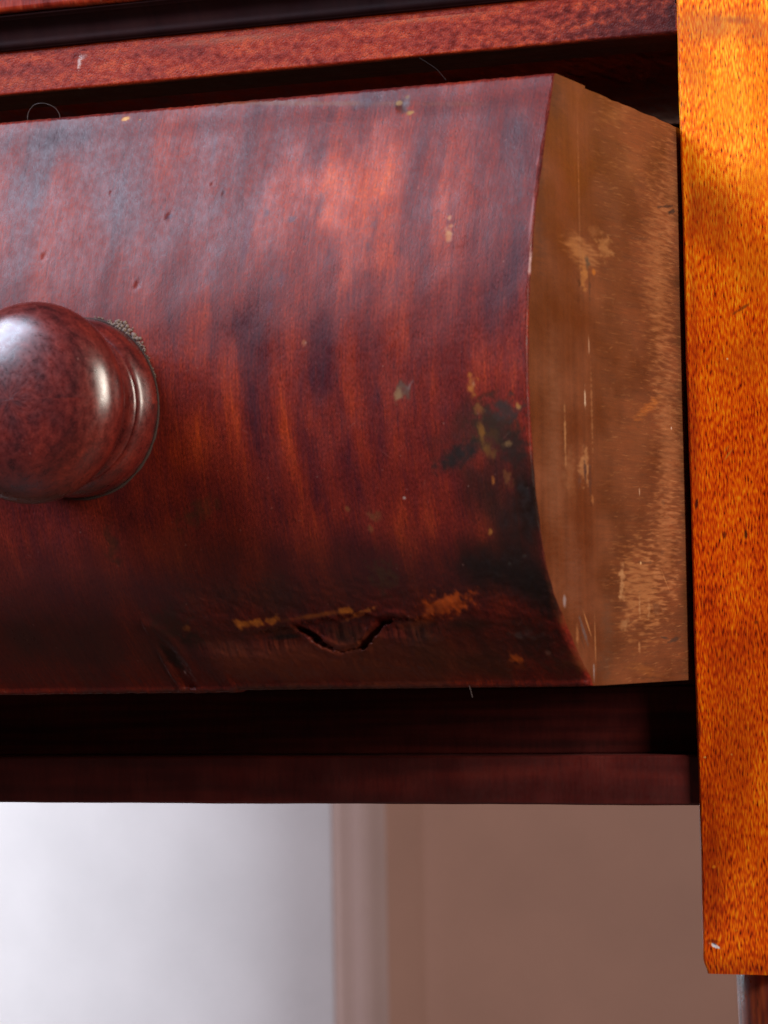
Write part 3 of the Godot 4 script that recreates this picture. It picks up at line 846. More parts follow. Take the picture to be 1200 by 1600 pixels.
const END_MARKS := [
	[19.38, -35.16, 13.95, 31.28, 0, 0.8, 170, 114, 72, 0.5, 0.8],
	[10.12, -15.73, 8.242, 16.32, 0, 0.8, 164, 108, 68, 0.4, 0.8],
	[15.09, -70.15, 12.68, 27.2, 0, 0.8, 170, 114, 74, 0.48, 0.8],
	[34.6, -104.1, 19.02, 12.24, 0, 1.2, 176, 118, 72, 0.6, 0.6],
	[18.89, -94.22, 12.68, 16.32, 0, 1.1, 168, 110, 70, 0.5, 0.6],
	[46.92, -3.649, 14.58, 2.992, -0.2, 0.6, 160, 104, 62, 0.35, 0.7],
	[37.22, -13.37, 15.85, 6.8, 0, 0.7, 150, 96, 58, 0.3, 0.7],
	[47.04, -18.68, 11.41, 13.6, 0, 0.7, 96, 50, 18, 0.8, 0.7],
	[47, -37.75, 8.242, 9.52, 0, 0.7, 102, 52, 18, 0.75, 0.6],
	[43.99, -55.21, 9.51, 9.52, 0, 0.7, 104, 54, 22, 0.6, 0.7],
	[50.8, -66.5, 6.974, 8.16, 0, 0.7, 108, 56, 24, 0.6, 0.7],
	[29.98, -65.33, 10.78, 1.904, -0.3, 0.7, 170, 92, 24, 0.6, 0.6],
	[32.56, -72.39, 11.41, 9.52, 0, 0.6, 116, 66, 30, 0.3, 0.7],
	[83.82, -4.854, 8.242, 12.24, 0, 0.5, 74, 42, 26, 0.9, 0.8],
	[93.36, -25.45, 5.706, 24.48, 0, 0.5, 78, 46, 32, 0.85, 0.8],
	[69.02, -9.359, 8.242, 10.88, 0, 0.6, 110, 54, 26, 0.35, 0.8],
	[79.34, -23.81, 8.242, 10.88, 0, 0.6, 112, 52, 26, 0.35, 0.8],
	[87.51, -76.25, 8.876, 31.28, 0, 0.3, 132, 90, 68, 0.4, 1],
	[77.78, -100.5, 8.242, 12.24, 0, 0.4, 116, 76, 60, 0.45, 1],
	[69.37, -34.82, 13.31, 4.08, 0.1, 0.6, 166, 112, 68, 0.7, 0.5],
	[54.74, -32.41, 6.34, 3.264, 0, 0.8, 170, 118, 72, 0.6, 0.5],
	[60.51, -29.65, 8.242, 1.632, 0, 0.6, 150, 98, 60, 0.4, 0.5],
	[68.12, -39.72, 2.853, 3.536, 0, 0.7, 166, 108, 56, 0.75, 0.4],
	[70.9, -41.3, 1.268, 1.632, 0, 0.8, 70, 38, 20, 0.85, 0.4],
	[65.63, -36.83, 1.902, 1.632, 0, 0.7, 70, 56, 44, 0.8, 0.4],
	[64.39, -42.03, 0.951, 3.264, 0, 0.8, 74, 42, 24, 0.75, 0.4],
	[61.83, -38.47, 1.585, 1.088, 0, 0.5, 170, 96, 24, 0.8, 0.4],
	[71.9, -45.34, 0.951, 0.952, 0, 0.7, 70, 38, 22, 0.8, 0.4],
	[70.47, -79.42, 3.804, 4.896, 0, 0.8, 172, 122, 80, 0.7, 0.4],
	[69.77, -80.45, 0.951, 3.264, -0.05, 0.8, 62, 40, 36, 0.85, 0.4],
	[66.73, -81.25, 0.951, 4.08, 0, 0.7, 70, 44, 36, 0.8, 0.4],
	[72.92, -82.14, 1.268, 1.904, 0.4, 0.7, 80, 52, 44, 0.7, 0.4],
	[66.28, -86.65, 0.951, 0.68, 0, 0.4, 70, 34, 18, 0.9, 0.3],
	[65.45, -85.83, 1.585, 1.36, 0, 0.5, 180, 120, 70, 0.5, 0.5],
	[81.07, -73.37, 0.7608, 8.16, 0, 0.6, 178, 128, 84, 0.7, 0.5],
	[68.84, -64.87, 0.634, 2.72, 0, 0.4, 214, 190, 166, 0.85, 0.4],
	[65.88, -54.1, 0.634, 2.448, 0, 0.4, 190, 156, 130, 0.7, 0.4],
	[64.73, -67.28, 0.951, 12.24, 0, 0.7, 166, 116, 76, 0.5, 0.6],
	[78.9, -81.06, 5.072, 8.16, 0, 0.6, 156, 106, 72, 0.4, 0.7],
	[70.04, -26.69, 0.5072, 29.92, 0, 0.6, 150, 100, 66, 0.5, 0.6],
	[63.25, -75.16, 0.5072, 32.64, 0, 0.5, 92, 52, 30, 0.4, 0.6],
	[13.92, -19.3, 5.706, 0.4352, -0.12, 0.8, 50, 28, 16, 0.9, 0.4],
	[9.508, -19.95, 2.853, 0.544, -0.2, 0.7, 34, 20, 14, 0.9, 0.4],
	[31.85, -28.28, 10.78, 0.2992, -0.1, 0.7, 84, 46, 22, 0.7, 0.5],
	[50.54, -29.4, 9.51, 0.272, -0.1, 0.7, 100, 58, 30, 0.6, 0.5],
	[15.89, -115.3, 6.34, 0.612, -0.12, 0.8, 56, 36, 26, 0.85, 0.4],
	[20.25, -114.7, 3.804, 0.408, 0.1, 0.8, 60, 38, 26, 0.8, 0.4],
	[32.11, -98.32, 7.608, 0.3536, 0, 0.8, 84, 48, 26, 0.7, 0.5],
	[59, -102.4, 7.608, 0.2992, 0, 0.7, 96, 56, 34, 0.6, 0.5],
	[25.05, -108.2, 5.706, 1.36, 0, 0.8, 100, 60, 36, 0.7, 0.5],
	[21.2, -95.94, 1.902, 0.68, 0, 0.7, 94, 56, 34, 0.7, 0.5],
	[19.61, -85.12, 1.902, 0.68, 0, 0.7, 90, 56, 34, 0.7, 0.5],
	[48.15, -102.2, 2.219, 4.624, 0.1, 0.8, 190, 142, 100, 0.6, 0.5],
	[47.96, -105.6, 2.853, 1.36, 0, 0.7, 186, 138, 98, 0.5, 0.5],
	[36.93, -107.6, 0.951, 2.992, 0, 0.9, 176, 130, 90, 0.6, 0.5],
	[46.3, -111.6, 3.804, 1.904, 0, 0.8, 176, 132, 94, 0.5, 0.6],
	[30.63, -108.2, 1.585, 2.176, 0.2, 0.9, 178, 130, 90, 0.5, 0.5],
	[37.49, -116.4, 0.951, 1.632, 0, 0.7, 180, 130, 90, 0.6, 0.5],
	[57.66, -112.9, 5.706, 9.52, 0, 0.5, 84, 52, 34, 0.6, 0.7],
	[60.09, -120.2, 6.34, 4.08, 0, 0.6, 82, 56, 44, 0.5, 0.7],
	[35.7, -121.3, 15.85, 1.904, 0.1, 0.7, 140, 78, 26, 0.5, 0.7],
	[37.95, -123.5, 19.02, 0.68, 0.04, 0.7, 120, 60, 24, 0.6, 0.6],
	[76.28, -113.5, 1.268, 2.992, -0.02, 0.4, 176, 120, 76, 0.6, 0.5],
	[72.45, -112.8, 5.072, 0.952, 0.85, 0.35, 92, 80, 82, 0.8, 0.4],
	[70.08, -111.5, 4.438, 0.408, 0.85, 0.3, 186, 132, 84, 0.8, 0.4],
	[74.05, -114.1, 5.072, 0.408, 0.85, 0.3, 70, 42, 28, 0.7, 0.4],
	[65.64, -114.8, 0.634, 6.8, -0.02, 0.3, 172, 120, 78, 0.7, 0.5],
	[66.81, -121.4, 0.7608, 2.176, 0, 0.4, 140, 134, 140, 0.8, 0.4],
	[75.57, -120.6, 6.974, 5.44, 0, 0.5, 110, 62, 38, 0.6, 0.7],
	[83.37, -106.7, 1.268, 1.632, 0.1, 0.4, 150, 140, 150, 0.7, 0.4],
	[19.41, -101.9, 4.438, 0.34, 0.7, 0.5, 190, 134, 84, 0.6, 0.4],
	[35.37, -83.25, 0.5072, 1.088, 0, 0.4, 190, 160, 140, 0.7, 0.4],
	[35.51, -98.5, 0.634, 0.408, 0, 0.3, 220, 180, 130, 0.8, 0.3],
	[12.75, -68.34, 0.5072, 0.408, 0, 0.3, 210, 190, 180, 0.8, 0.3],
]


func bow(y: float) -> float:
	# z of the bowed front at a height, millimetres
	var d := -y
	if d <= 0.0:
		return 83.5
	for i in PROFILE.size() - 1:
		if d <= -PROFILE[i + 1].y:
			var a: Vector2 = PROFILE[i]
			var b: Vector2 = PROFILE[i + 1]
			var before: Vector2 = PROFILE[maxi(i - 1, 0)]
			var after: Vector2 = PROFILE[mini(i + 2, PROFILE.size() - 1)]
			return cubic_interpolate_in_time(a.x, b.x, before.x, after.x, (d + a.y) / (a.y - b.y), 1.0, -1.0 if i == 0 else (before.y - a.y) / (b.y - a.y), 2.0 if i == PROFILE.size() - 2 else (a.y - after.y) / (a.y - b.y))
	return PROFILE[PROFILE.size() - 1].x - (d + PROFILE[PROFILE.size() - 1].y) * 1.4


func away(q: Vector2, line: Array) -> Vector2:
	# (distance from a line of points, how far along it)
	var best := 1e9
	var along := 0.0
	for i in line.size() - 1:
		var c := Geometry2D.get_closest_point_to_segment(q, line[i], line[i + 1])
		var d := c.distance_to(q)
		if d < best:
			best = d
			along = (i + (line[i] as Vector2).distance_to(c) / maxf(0.001, (line[i] as Vector2).distance_to(line[i + 1]))) / (line.size() - 1)
	return Vector2(best, along)


func lift_line(x: float) -> float:
	for i in LIFT.size() - 1:
		if x <= LIFT[i + 1].x:
			return lerpf(LIFT[i].y, LIFT[i + 1].y, clampf((x - LIFT[i].x) / (LIFT[i + 1].x - LIFT[i].x), 0.0, 1.0))
	return LIFT[LIFT.size() - 1].y


func swell(x: float, y: float, wavy: FastNoiseLite) -> float:
	# how far the veneer stands off its true bow, millimetres
	var d := wavy.get_noise_2d(x, y) * 0.12
	for e in DENTS:
		var r: float = Vector2(x - e.x, y - e.y).length() / e.z
		if r < 1.6:
			d += -0.22 * e.z * exp(-r * r * 2.0) + 0.03 * exp(-(r - 1.1) * (r - 1.1) * 12.0)
	if y < -90.0:
		d += (wavy.get_noise_2d(x * 4.0, y * 7.0) * 0.16 + wavy.get_noise_2d(x * 11.0, y * 15.0) * 0.07) * smoothstep(-96.0, -108.0, y) * smoothstep(-92.0, -78.0, x)
		var edge := lift_line(x) + wavy.get_noise_2d(x * 6.0, 40.0) * 0.6 + wavy.get_noise_2d(x * 22.0, 70.0) * 0.45
		var under := edge - y
		var span := smoothstep(-92.0, -78.0, x) * (1.0 - smoothstep(-34.0, -20.0, x))
		# a broken edge of veneer, a hollow below it, then the loose strip bulging out along the bottom
		d += span * 1.3 * smoothstep(1.0, 6.0, under) * (1.0 - 0.75 * smoothstep(7.0, 14.0, under))
		d -= smoothstep(-70.0, -66.0, x) * (1.0 - smoothstep(-30.0, -24.0, x)) * 0.85 * smoothstep(0.0, 0.35, under) * (1.0 - smoothstep(0.8, 4.5, under))
		if x > -62.0 and x < -24.0:
			var jit := Vector2(wavy.get_noise_2d(x * 5.0, y * 5.0), wavy.get_noise_2d(x * 5.0 + 300.0, y * 5.0)) * 0.5
			var c := away(Vector2(x, y) + jit, CRACK)
			var w := 0.04 + 0.62 * pow(maxf(0.0, sin(PI * clampf((c.y + 0.02) / 0.38, 0.0, 1.0))), 0.8) + 0.72 * maxf(0.0, sin(PI * clampf((c.y - 0.50) / 0.38, 0.0, 1.0)))
			d -= minf(2.6, 0.5 + w * 4.0) * (1.0 - smoothstep(w * 0.6, w + 0.22, c.x))
			# rim of the torn flap
			d += 0.35 * exp(-(c.x - 1.1) * (c.x - 1.1) * 2.5)
		if x < -72.0 and x > -94.0:
			var c := away(Vector2(x, y), CREASE)
			var torn := wavy.get_noise_2d(x * 12.0, y * 12.0) * 0.9
			d -= 0.7 * (1.0 - smoothstep(0.4, 2.6, c.x + torn)) * smoothstep(0.0, 0.5, c.y)
			d += 0.4 * exp(-(c.x - 3.0) * (c.x - 3.0) * 0.6)
	return d


func front_material() -> StandardMaterial3D:
	var w := 1424
	var h := 884
	var mm := 0.141
	var fig := noise(w, h, 12.0 / mm, 130.0 / mm, 11, 3)
	var streak := noise(w, h, 2.4 / mm, 34.0 / mm, 12, 3)
	var fine := noise(w, h, 0.42 / mm, 9.0 / mm, 17, 2)
	var mott := noise(w, h, 14.0 / mm, 18.0 / mm, 13, 4)
	var grain := noise(w, h, 0.26 / mm, 0.8 / mm, 14, 2)
	var pore := noise(w, h, 0.32 / mm, 2.6 / mm, 15, 2)
	var rag := noise(w, h, 2.2 / mm, 2.6 / mm, 16, 4)
	var t_ := PackedFloat32Array()
	t_.resize(w * h)
	for y in h:
		# the figure fans to the right towards the bottom
		var v := float(y) / h
		var bend := int(pow(maxf(0.0, v - 0.42), 1.6) * 60.0)
		for x in w:
			var i := y * w + x
			var k := y * w + clampi(x - bend, 0, w - 1)
			t_[i] = 0.46 + (fig[k] - 128) / 255.0 * 0.24 + (streak[k] - 128) / 255.0 * 0.08 + (fine[k] - 128) / 255.0 * 0.26 + (mott[i] - 128) / 255.0 * 0.14
	var org := Vector2(-FIGURE_WIDE * 1000.0, 0.0)
	var scale := Vector2(w / (FIGURE_WIDE * 1000.0), -h / (TALL * 1000.0))
	stains(FIGURE, t_, w, h, org, scale, mott, rag)
	var ramp := [Vector3(44, 17, 26), Vector3(70, 22, 26), Vector3(108, 32, 22), Vector3(160, 56, 21), Vector3(208, 94, 32)]
	var col := PackedFloat32Array()
	col.resize(w * h * 3)
	for i in w * h:
		var t := clampf(t_[i], 0.0, 0.999) * 4.0
		var c: Vector3 = ramp[int(t)].lerp(ramp[int(t) + 1], t - int(t))
		var k := 1.0 + (grain[i] - 128) / 255.0 * 0.62 - 0.36 * clampf((pore[i] - 178) / 50.0, 0.0, 1.0)
		col[i * 3] = c.x * k
		col[i * 3 + 1] = c.y * k
		col[i * 3 + 2] = c.z * k
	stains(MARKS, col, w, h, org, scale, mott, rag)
	# dust, scuffs and hairline scratches
	for k in 420:
		var at := Vector2(rng.randf() * w, rng.randf() * h)
		var s := rng.randf_range(0.6, 1.7)
		stain(col, w, h, at, Vector2(s, s * rng.randf_range(0.8, 2.0)), rng.randf() * 3.0, 0.4, 0.6, rag, Vector4(170, 140, 128, 0.45) if k % 3 else Vector4(40, 20, 26, 0.6))
	for k in 70:
		var a := Vector2(rng.randf() * w, rng.randf() * h)
		scratch(col, w, h, a, a + Vector2(rng.randf_range(-30, 30), rng.randf_range(-16, 16)), Vector3(150, 110, 100), 0.35)
	for k in 90:
		var a := Vector2(rng.randf() * w, rng.randf() * h * 0.7)
		scratch(col, w, h, a, a + Vector2(rng.randf_range(-3, 3), rng.randf_range(10, 60)), Vector3(60, 24, 32), 0.5)
	var ro := PackedByteArray()
	ro.resize(w * h)
	var he := PackedByteArray()
	he.resize(w * h)
	for i in w * h:
		# grime, painted shade and bare chips break the gloss; chips lie lower, grime stands up a little
		var lum := col[i * 3] * 0.5 + col[i * 3 + 1] * 0.5
		var grime := clampf((38.0 - lum) / 12.0, 0.0, 1.0)
		var bare := clampf((col[i * 3 + 1] / maxf(1.0, col[i * 3]) - 0.52) / 0.12, 0.0, 1.0) * clampf((col[i * 3 + 1] - 70.0) / 25.0, 0.0, 1.0)
		ro[i] = clampi(int(100 + (mott[i] - 128) * 0.16 + (rag[i] - 128) * 0.14 + (grain[i] - 128) * 0.22 + grime * (30.0 + (rag[i] - 128) * 0.6) + bare * 90.0), 50, 235)
		he[i] = clampi(int(128 + grime * (20.0 + (rag[i] - 128) * 0.5) - bare * 50.0 + (rag[i] - 128) * 0.16 + (grain[i] - 128) * 0.26 - 34.0 * clampf((pore[i] - 176) / 50.0, 0.0, 1.0)), 0, 255)
	var m := textured(picture(w, h, Image.FORMAT_RGB8, to_bytes(col)), picture(w, h, Image.FORMAT_L8, ro), picture(w, h, Image.FORMAT_L8, he), 0.075)
	m.metallic_specular = 0.31
	return m


func end_material() -> StandardMaterial3D:
	# right end of the drawer: z -20..103 mm across, 0..-124.6 mm down
	var w := 880
	var h := 890
	var mm := 0.14
	var big := noise(w, h, 30.0 / mm, 16.0 / mm, 21, 4)
	var fib := noise(w, h, 16.0 / mm, 0.42 / mm, 22, 3)
	var fib2 := noise(w, h, 60.0 / mm, 2.2 / mm, 23, 3)
	var vert := noise(w, h, 3.4 / mm, 60.0 / mm, 24, 3)
	var rag := noise(w, h, 5.0 / mm, 1.8 / mm, 25, 4)
	var tear := noise(w, h, 9.0 / mm, 1.0 / mm, 27, 4)
	var grit := noise(w, h, 0.5 / mm, 0.35 / mm, 26, 2)
	var col := PackedFloat32Array()
	col.resize(w * h * 3)
	var joint := int((65.0 + 20.0) / mm)
	for y in h:
		for x in w:
			var i := y * w + x
			var board := smoothstep(joint + 40.0, joint - 90.0, float(x))
			var g := (fib[i] - 128) / 255.0 * 0.16 + (fib2[i] - 128) / 255.0 * 0.16
			var s := (vert[i] - 128) / 255.0 * 0.20 + (rag[i] - 128) / 255.0 * 0.08
			var k := 1.0 + lerpf(s, g, board) + (big[i] - 128) / 255.0 * 0.40 + (grit[i] - 128) / 255.0 * 0.2
			var c := Vector3(94, 50, 27).lerp(Vector3(97, 48, 16), board)
			col[i * 3] = c.x * k
			col[i * 3 + 1] = c.y * k
			col[i * 3 + 2] = c.z * k
	var org := Vector2(-20.0, 0.0)
	var scale := Vector2(w / 123.2, -h / (TALL * 1000.0))
	stains(END_MARKS, col, w, h, org, scale, tear, rag)
	# saw marks and torn fibres on the board behind
	for k in 4200:
		var x := rng.randf() * joint * 0.92
		if rng.randf() > 1.25 - x / joint * 0.9:
			continue
		var a := Vector2(x, rng.randf() * h)
		scratch(col, w, h, a, a + Vector2(rng.randf_range(6, 46), rng.randf_range(-1, 4)), Vector3(188, 134, 88) if k % 5 < 3 else Vector3(70, 42, 24), rng.randf_range(0.08, 0.4))
	var ro := PackedByteArray()
	ro.resize(w * h)
	var he := PackedByteArray()
	he.resize(w * h)
	for y in h:
		for x in w:
			var i := y * w + x
			var board := smoothstep(joint + 40.0, joint - 90.0, float(x))
			ro[i] = clampi(int(lerpf(120.0, 170.0, board) + (big[i] - 128) * 0.3 + (grit[i] - 128) * 0.2), 60, 250)
			he[i] = clampi(int(128 + lerpf((vert[i] - 128) * 0.15, (fib[i] - 128) * 0.42, board) + (grit[i] - 128) * 0.25 + (rag[i] - 128) * 0.2 - 20.0 * maxf(0.0, 1.0 - absf(x - joint) / 2.5)), 0, 255)
	return textured(picture(w, h, Image.FORMAT_RGB8, to_bytes(col)), picture(w, h, Image.FORMAT_L8, ro), picture(w, h, Image.FORMAT_L8, he), 0.16)


func knob_material() -> StandardMaterial3D:
	var w := 512
	var h := 400
	var big := noise(w, h, 60, 44, 31, 3)
	var mid := noise(w, h, 16, 12, 32, 4)
	var grit := noise(w, h, 3, 3, 33, 2)
	var col := PackedFloat32Array()
	col.resize(w * h * 3)
	var ro := PackedByteArray()
	ro.resize(w * h)
	var he := PackedByteArray()
	he.resize(w * h)
	var ramp := [Vector3(44, 16, 18), Vector3(80, 24, 22), Vector3(110, 34, 25), Vector3(168, 66, 26)]
	for i in w * h:
		var t := clampf(0.40 + (big[i] - 128) / 255.0 * 0.5 + (mid[i] - 128) / 255.0 * 0.4, 0.0, 0.999) * 3.0
		var c: Vector3 = ramp[int(t)].lerp(ramp[int(t) + 1], t - int(t)) * (1.0 + (grit[i] - 128) / 255.0 * 0.6)
		col[i * 3] = c.x
		col[i * 3 + 1] = c.y
		col[i * 3 + 2] = c.z
		ro[i] = clampi(int(84 + (mid[i] - 128) * 0.22 + (grit[i] - 128) * 0.12), 30, 200)
		he[i] = clampi(int(128 + (mid[i] - 128) * 0.4 + (grit[i] - 128) * 0.15), 0, 255)
	for k in 150:
		var s := rng.randf_range(0.6, 2.2)
		stain(col, w, h, Vector2(rng.randf() * w, rng.randf() * h), Vector2(s, s), rng.randf() * 3.0, 0.5, 0.5, mid, Vector4(176, 130, 116, 0.5) if k % 2 else Vector4(40, 14, 18, 0.6))
	var m := textured(picture(w, h, Image.FORMAT_RGB8, to_bytes(col)), picture(w, h, Image.FORMAT_L8, ro), picture(w, h, Image.FORMAT_L8, he), 0.05)
	m.clearcoat_enabled = true
	m.clearcoat = 0.5
	m.clearcoat_roughness = 0.26
	return m


func drawer() -> void:
	var box := Node3D.new()
	box.name = "drawer"
	box.position = -table.position
	table.add_child(box)
	var veneer := front_material()
	var end := end_material()
	var wavy := FastNoiseLite.new()
	wavy.seed = 5
	wavy.frequency = 0.06
	wavy.fractal_octaves = 2
	# ---- front panel: the bowed face with its worn edges
	var xs := PackedFloat32Array()
	for k in 60:
		xs.append(lerpf(-WIDE * 1000.0, -130.0, k / 60.0))
	for k in 460:
		xs.append(lerpf(-130.0, -1.2, k / 460.0))
	for k in 13:
		xs.append(-1.2 + 1.2 * k / 12.0)
	var ys := PackedFloat32Array()
	for k in 9:
		ys.append(-0.9 * k / 8.0)
	for k in 120:
		ys.append(lerpf(-0.9, -92.0, (k + 1) / 120.0))
	for k in 108:
		ys.append(lerpf(-92.0, -122.9, (k + 1) / 108.0))
	for k in 8:
		ys.append(-122.9 - 1.3 * sin(PI / 2.0 * (k + 1) / 8.0))
	var p := PackedVector3Array()
	var uv := PackedVector2Array()
	for j in ys.size():
		var y := ys[j]
		var z := bow(y)
		if y > -0.9:
			var a := (0.9 + y) / 0.9
			z -= 0.9 * (1.0 - sqrt(maxf(0.0, 1.0 - a * a)))
		if y < -122.9:
			var a := (-122.9 - y) / 1.3
			z = bow(-122.9) - 1.3 * (1.0 - sqrt(maxf(0.0, 1.0 - a * a)))
		for i in xs.size():
			var x := xs[i]
			var r := 0.0
			var round_off := 0.55 + 0.45 * wavy.get_noise_2d(70.0, y * 3.0) + 1.2 * smoothstep(-100.0, -112.0, y)
			if x > -round_off:
				var a := (x + round_off) / round_off
				r = round_off * (1.0 - sqrt(maxf(0.0, 1.0 - a * a)))
			var rough_edge := 0.12 * wavy.get_noise_2d(x * 8.0, y * 2.0)
			var drop := 0.0
			if y < -118.0:
				# the lip of veneer is still there on the left, gone on the right
				drop = (0.45 + 0.15 * wavy.get_noise_2d(x * 5.0, 9.0)) * smoothstep(-79.6, -81.2, x) * smoothstep(-118.0, -123.0, y)
			p.append(Vector3(x, y - drop + rough_edge * (1.0 if y > -0.8 or y < -123.2 else 0.0), z + swell(x, y, wavy) - r) * 0.001)
			uv.append(Vector2(absf(x / 1000.0 + FIGURE_WIDE) / FIGURE_WIDE, -y / (TALL * 1000.0)))
	var face := ArrayMesh.new()
	sheet(face, xs.size(), ys.size(), p, uv, Vector3(0, 0, 1))
	# the ends follow the bow
	for k in 2:
		var e := PackedVector3Array()
		var eu := PackedVector2Array()
		var x := 0.0 if k == 0 else -WIDE
		for j in ys.size():
			var tip := p[j * xs.size() + (xs.size() - 1 if k == 0 else 0)]
			for i in 7:
				var q := Vector3(x, tip.y, lerpf(0.0652, tip.z, i / 6.0))
				e.append(q)
				eu.append(Vector2((q.z * 1000.0 + 20.0) / 123.2, -q.y * 1000.0 / (TALL * 1000.0)))
		sheet(face, 7, ys.size(), e, eu, Vector3(1 if k == 0 else -1, 0, 0))
	# top, bottom and back of the board
	for k in 2:
		var e := PackedVector3Array()
		var eu := PackedVector2Array()
		var row := 0 if k == 0 else ys.size() - 1
		for i in xs.size():
			for s in 2:
				var tip := p[row * xs.size() + i]
				e.append(tip if s == 0 else Vector3(tip.x, tip.y, 0.0652))
				eu.append(Vector2(uv[i].x, 0.02 + 0.05 * s))
		sheet(face, 2, xs.size(), e, eu, Vector3(0, 1 if k == 0 else -1, 0))
	var bk := PackedVector3Array([Vector3(-WIDE, 0, 0.0652), Vector3(0, 0, 0.0652), Vector3(-WIDE, -0.1242, 0.0652), Vector3(0, -0.1242, 0.0652)])
	sheet(face, 2, 2, bk, PackedVector2Array([Vector2(0, 0), Vector2(1, 0), Vector2(0, 1), Vector2(1, 1)]), Vector3(0, 0, -1))
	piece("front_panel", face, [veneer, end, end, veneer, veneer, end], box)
	# ---- sides
	for k in 2:
		var x := -0.0001 if k == 0 else -WIDE + 0.0001
		var s := board_side(x, 1.0 if k == 0 else -1.0, wavy)
		piece("side_panel", s, [end, end, end], box)
	var raw := wood(256, 256, 0.5, 81, [Vector3(120, 84, 52), Vector3(150, 108, 70), Vector3(166, 122, 82)], 4.0, 60.0, 0.8, 0.08, 0.3)
	piece("bottom_panel", block(Vector3(-0.4195, -0.1215, -0.124), Vector3(-0.0105, -0.1165, 0.0645), 0.0003), [raw], box)
	piece("back_panel", block(Vector3(-0.4195, -0.1210, -0.138), Vector3(-0.0105, -0.008, -0.125), 0.0005), [raw], box)
	# ---- knob
	var prof := smooth(PackedVector2Array([
		Vector2(0.0185, -0.002), Vector2(0.0187, 0.0006), Vector2(0.0187, 0.0020), Vector2(0.0183, 0.0036), Vector2(0.0175, 0.0050), Vector2(0.0168, 0.0056), Vector2(0.0164, 0.0057), Vector2(0.0161, 0.0060), Vector2(0.0154, 0.0064),
		Vector2(0.0140, 0.0069), Vector2(0.0122, 0.0080), Vector2(0.0113, 0.0100), Vector2(0.0116, 0.0126), Vector2(0.0138, 0.0147), Vector2(0.0178, 0.0159), Vector2(0.0199, 0.0173), Vector2(0.0206, 0.0195), Vector2(0.0203, 0.0214), Vector2(0.0192, 0.0234),
		Vector2(0.0170, 0.0255), Vector2(0.0136, 0.0273), Vector2(0.0090, 0.0285), Vector2(0.0044, 0.0291), Vector2(0.0, 0.0293)]), 7)
	var axis := Transform3D(Basis(Vector3(1, 0, 0), PI / 2.0), Vector3(-0.1004, -0.0646, 0.1012))
	var knob := piece("knob", lathe(prof, 128, axis, Vector2(1.0, 0.055)), [knob_material()], box)
	var other := knob.duplicate()
	other.name = "knob_001"
	other.position.x = -0.2292
	other.rotation.z = 0.0
	box.add_child(other)
	# ---- crumbs of old wax and dirt round the foot of the knob
	var crumbs := ArrayMesh.new()
	for k in 150:
		var a := rng.randf_range(0.3, 1.4)
		var heavy := exp(-pow((a - 0.92) / 0.22, 2.0))
		if rng.randf() > 0.35 + heavy:
			continue
		var rr := 0.0188 + rng.randf() * (0.0006 + 0.0014 * heavy)
		var q := Vector3(-0.1004 + cos(a) * rr, -0.0646 + sin(a) * rr, 0)
		q.z = (bow(q.y * 1000.0) + 0.1) * 0.001
		lump(crumbs, q, Vector3(1, 1, 0.8) * (0.00014 + 0.00045 * heavy * rng.randf()))
	piece("wax_residue", joined(crumbs), [plain(Color(0.46, 0.38, 0.33), 0.8)], box)
	# the seam of grime: a thin uneven bead following the bowed front
	var gp := PackedVector3Array()
	var gn := PackedVector3Array()
	var gu := PackedVector2Array()
	for k in 181:
		var a := TAU * k / 180.0
		var out := Vector3(cos(a), sin(a), 0)
		var thick := 0.00030 + 0.00016 * wavy.get_noise_2d(cos(a) * 90.0, sin(a) * 90.0)
		var c := Vector3(-0.1004, -0.0646, 0) + out * 0.0188
		c.z = bow(c.y * 1000.0) * 0.001
		for m in 9:
			var d := out * cos(TAU * m / 8.0) + Vector3(0, 0, sin(TAU * m / 8.0))
			gp.append(c + d * thick)
			gn.append(d)
			gu.append(Vector2(k / 20.0, m / 8.0))
	var grime := ArrayMesh.new()
	sheet(grime, 9, 181, gp, gu, Vector3.ZERO, gn)
	piece("grime_ring", grime, [plain(Color(0.20, 0.13, 0.11), 0.85)], box)


func board_side(x: float, out: float, wavy: FastNoiseLite) -> ArrayMesh:
	# outer face with a little unevenness, rough top edge, inner face
	var mesh := ArrayMesh.new()
	var cols := 60
	var rows := 50
	var p := PackedVector3Array()
	var uv := PackedVector2Array()
	for j in rows:
		for i in cols:
			var z := lerpf(-0.138, 0.065, float(i) / (cols - 1))
			var jag := wavy.get_noise_2d(z * 4000.0, 3.0) * 0.00022 + wavy.get_noise_2d(z * 900.0, 8.0) * 0.0003
			var y := lerpf(-0.0004 + jag, -0.1242, float(j) / (rows - 1))
			p.append(Vector3(x + out * (wavy.get_noise_2d(z * 500.0, y * 700.0) * 0.00008 - 0.00002), y, z))
			uv.append(Vector2((z * 1000.0 + 20.0) / 123.2, -y * 1000.0 / (TALL * 1000.0)))
	sheet(mesh, cols, rows, p, uv, Vector3(out, 0, 0))
	for k in 2:
		var e := PackedVector3Array()
		var eu := PackedVector2Array()
		var row := 0 if k == 0 else rows - 1
		for i in cols:
			var q := p[row * cols + i]
			for s in 2:
				e.append(q - Vector3(out * 0.010 * s, 0, 0))
				eu.append(Vector2(uv[i].x, 0.1 + 0.06 * s))
		sheet(mesh, 2, cols, e, eu, Vector3(0, 1 if k == 0 else -1, 0))
	return mesh


# ---------------------------------------------------------------- hairs and lint

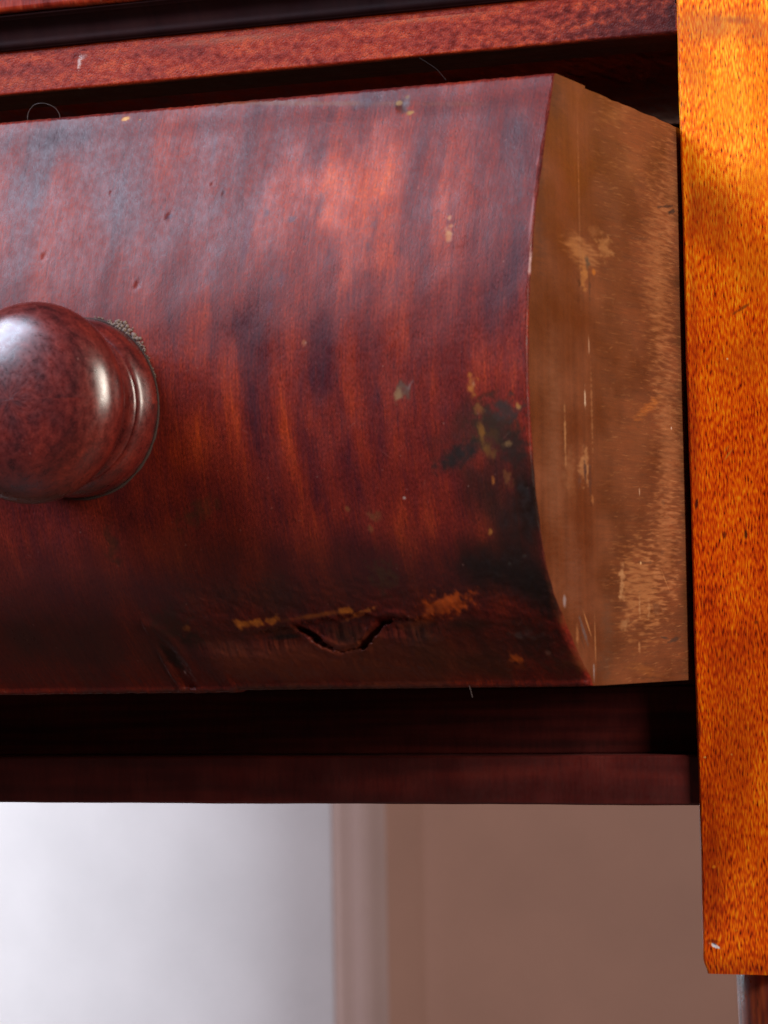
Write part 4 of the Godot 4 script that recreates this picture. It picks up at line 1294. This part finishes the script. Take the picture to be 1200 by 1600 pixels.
func fibre(called: String, label: String, line: PackedVector3Array, r: float, tint: Color) -> void:
	var mesh := ArrayMesh.new()
	var p := PackedVector3Array()
	var n := PackedVector3Array()
	var uv := PackedVector2Array()
	var pts := PackedVector3Array()
	for i in line.size() - 1:
		for k in 8:
			pts.append(line[i].cubic_interpolate(line[i + 1], line[maxi(i - 1, 0)], line[mini(i + 2, line.size() - 1)], k / 8.0))
	pts.append(line[line.size() - 1])
	for j in pts.size():
		var t := (pts[mini(j + 1, pts.size() - 1)] - pts[maxi(j - 1, 0)]).normalized()
		var a := t.cross(Vector3(0.3, 0.2, 0.9)).normalized()
		var b := t.cross(a)
		for i in 6:
			var d := a * cos(TAU * i / 5.0) + b * sin(TAU * i / 5.0)
			p.append(pts[j] - pts[0] + d * r)
			n.append(d)
			uv.append(Vector2(i / 5.0, j))
	sheet(mesh, 6, pts.size(), p, uv, Vector3.ZERO, n)
	var o := piece(called, mesh, [plain(tint, 0.6)], self)
	o.position = pts[0]
	o.set_meta("label", label)
	o.set_meta("category", "hair" if called == "hair" else "lint")


func fibres() -> void:
	fibre("hair", "curled grey hair standing on the upper left edge of the drawer front", PackedVector3Array([Vector3(-0.12261, 0.00030, 0.08180), Vector3(-0.12243, 0.00183, 0.08180), Vector3(-0.12097, 0.00339, 0.08180), Vector3(-0.11859, 0.00361, 0.08180), Vector3(-0.11607, 0.00257, 0.08180), Vector3(-0.11483, 0.00108, 0.08180), Vector3(-0.11455, -0.00061, 0.08180)]), 6e-05, Color(0.26, 0.21, 0.19))
	fibre("hair", "fine pale hair in the dark gap under the upper rail", PackedVector3Array([Vector3(-0.03919, 0.01003, 0.06000), Vector3(-0.03729, 0.00876, 0.06000), Vector3(-0.03525, 0.00722, 0.06000), Vector3(-0.03309, 0.00470, 0.06000)]), 4e-05, Color(0.16, 0.11, 0.10))
	fibre("lint_fibre", "short pale fibre hanging from the bottom edge of the drawer front", PackedVector3Array([Vector3(-0.02620, -0.12381, 0.07050), Vector3(-0.02593, -0.12474, 0.07050), Vector3(-0.02553, -0.12621, 0.07050)]), 8e-05, Color(0.40, 0.33, 0.32))
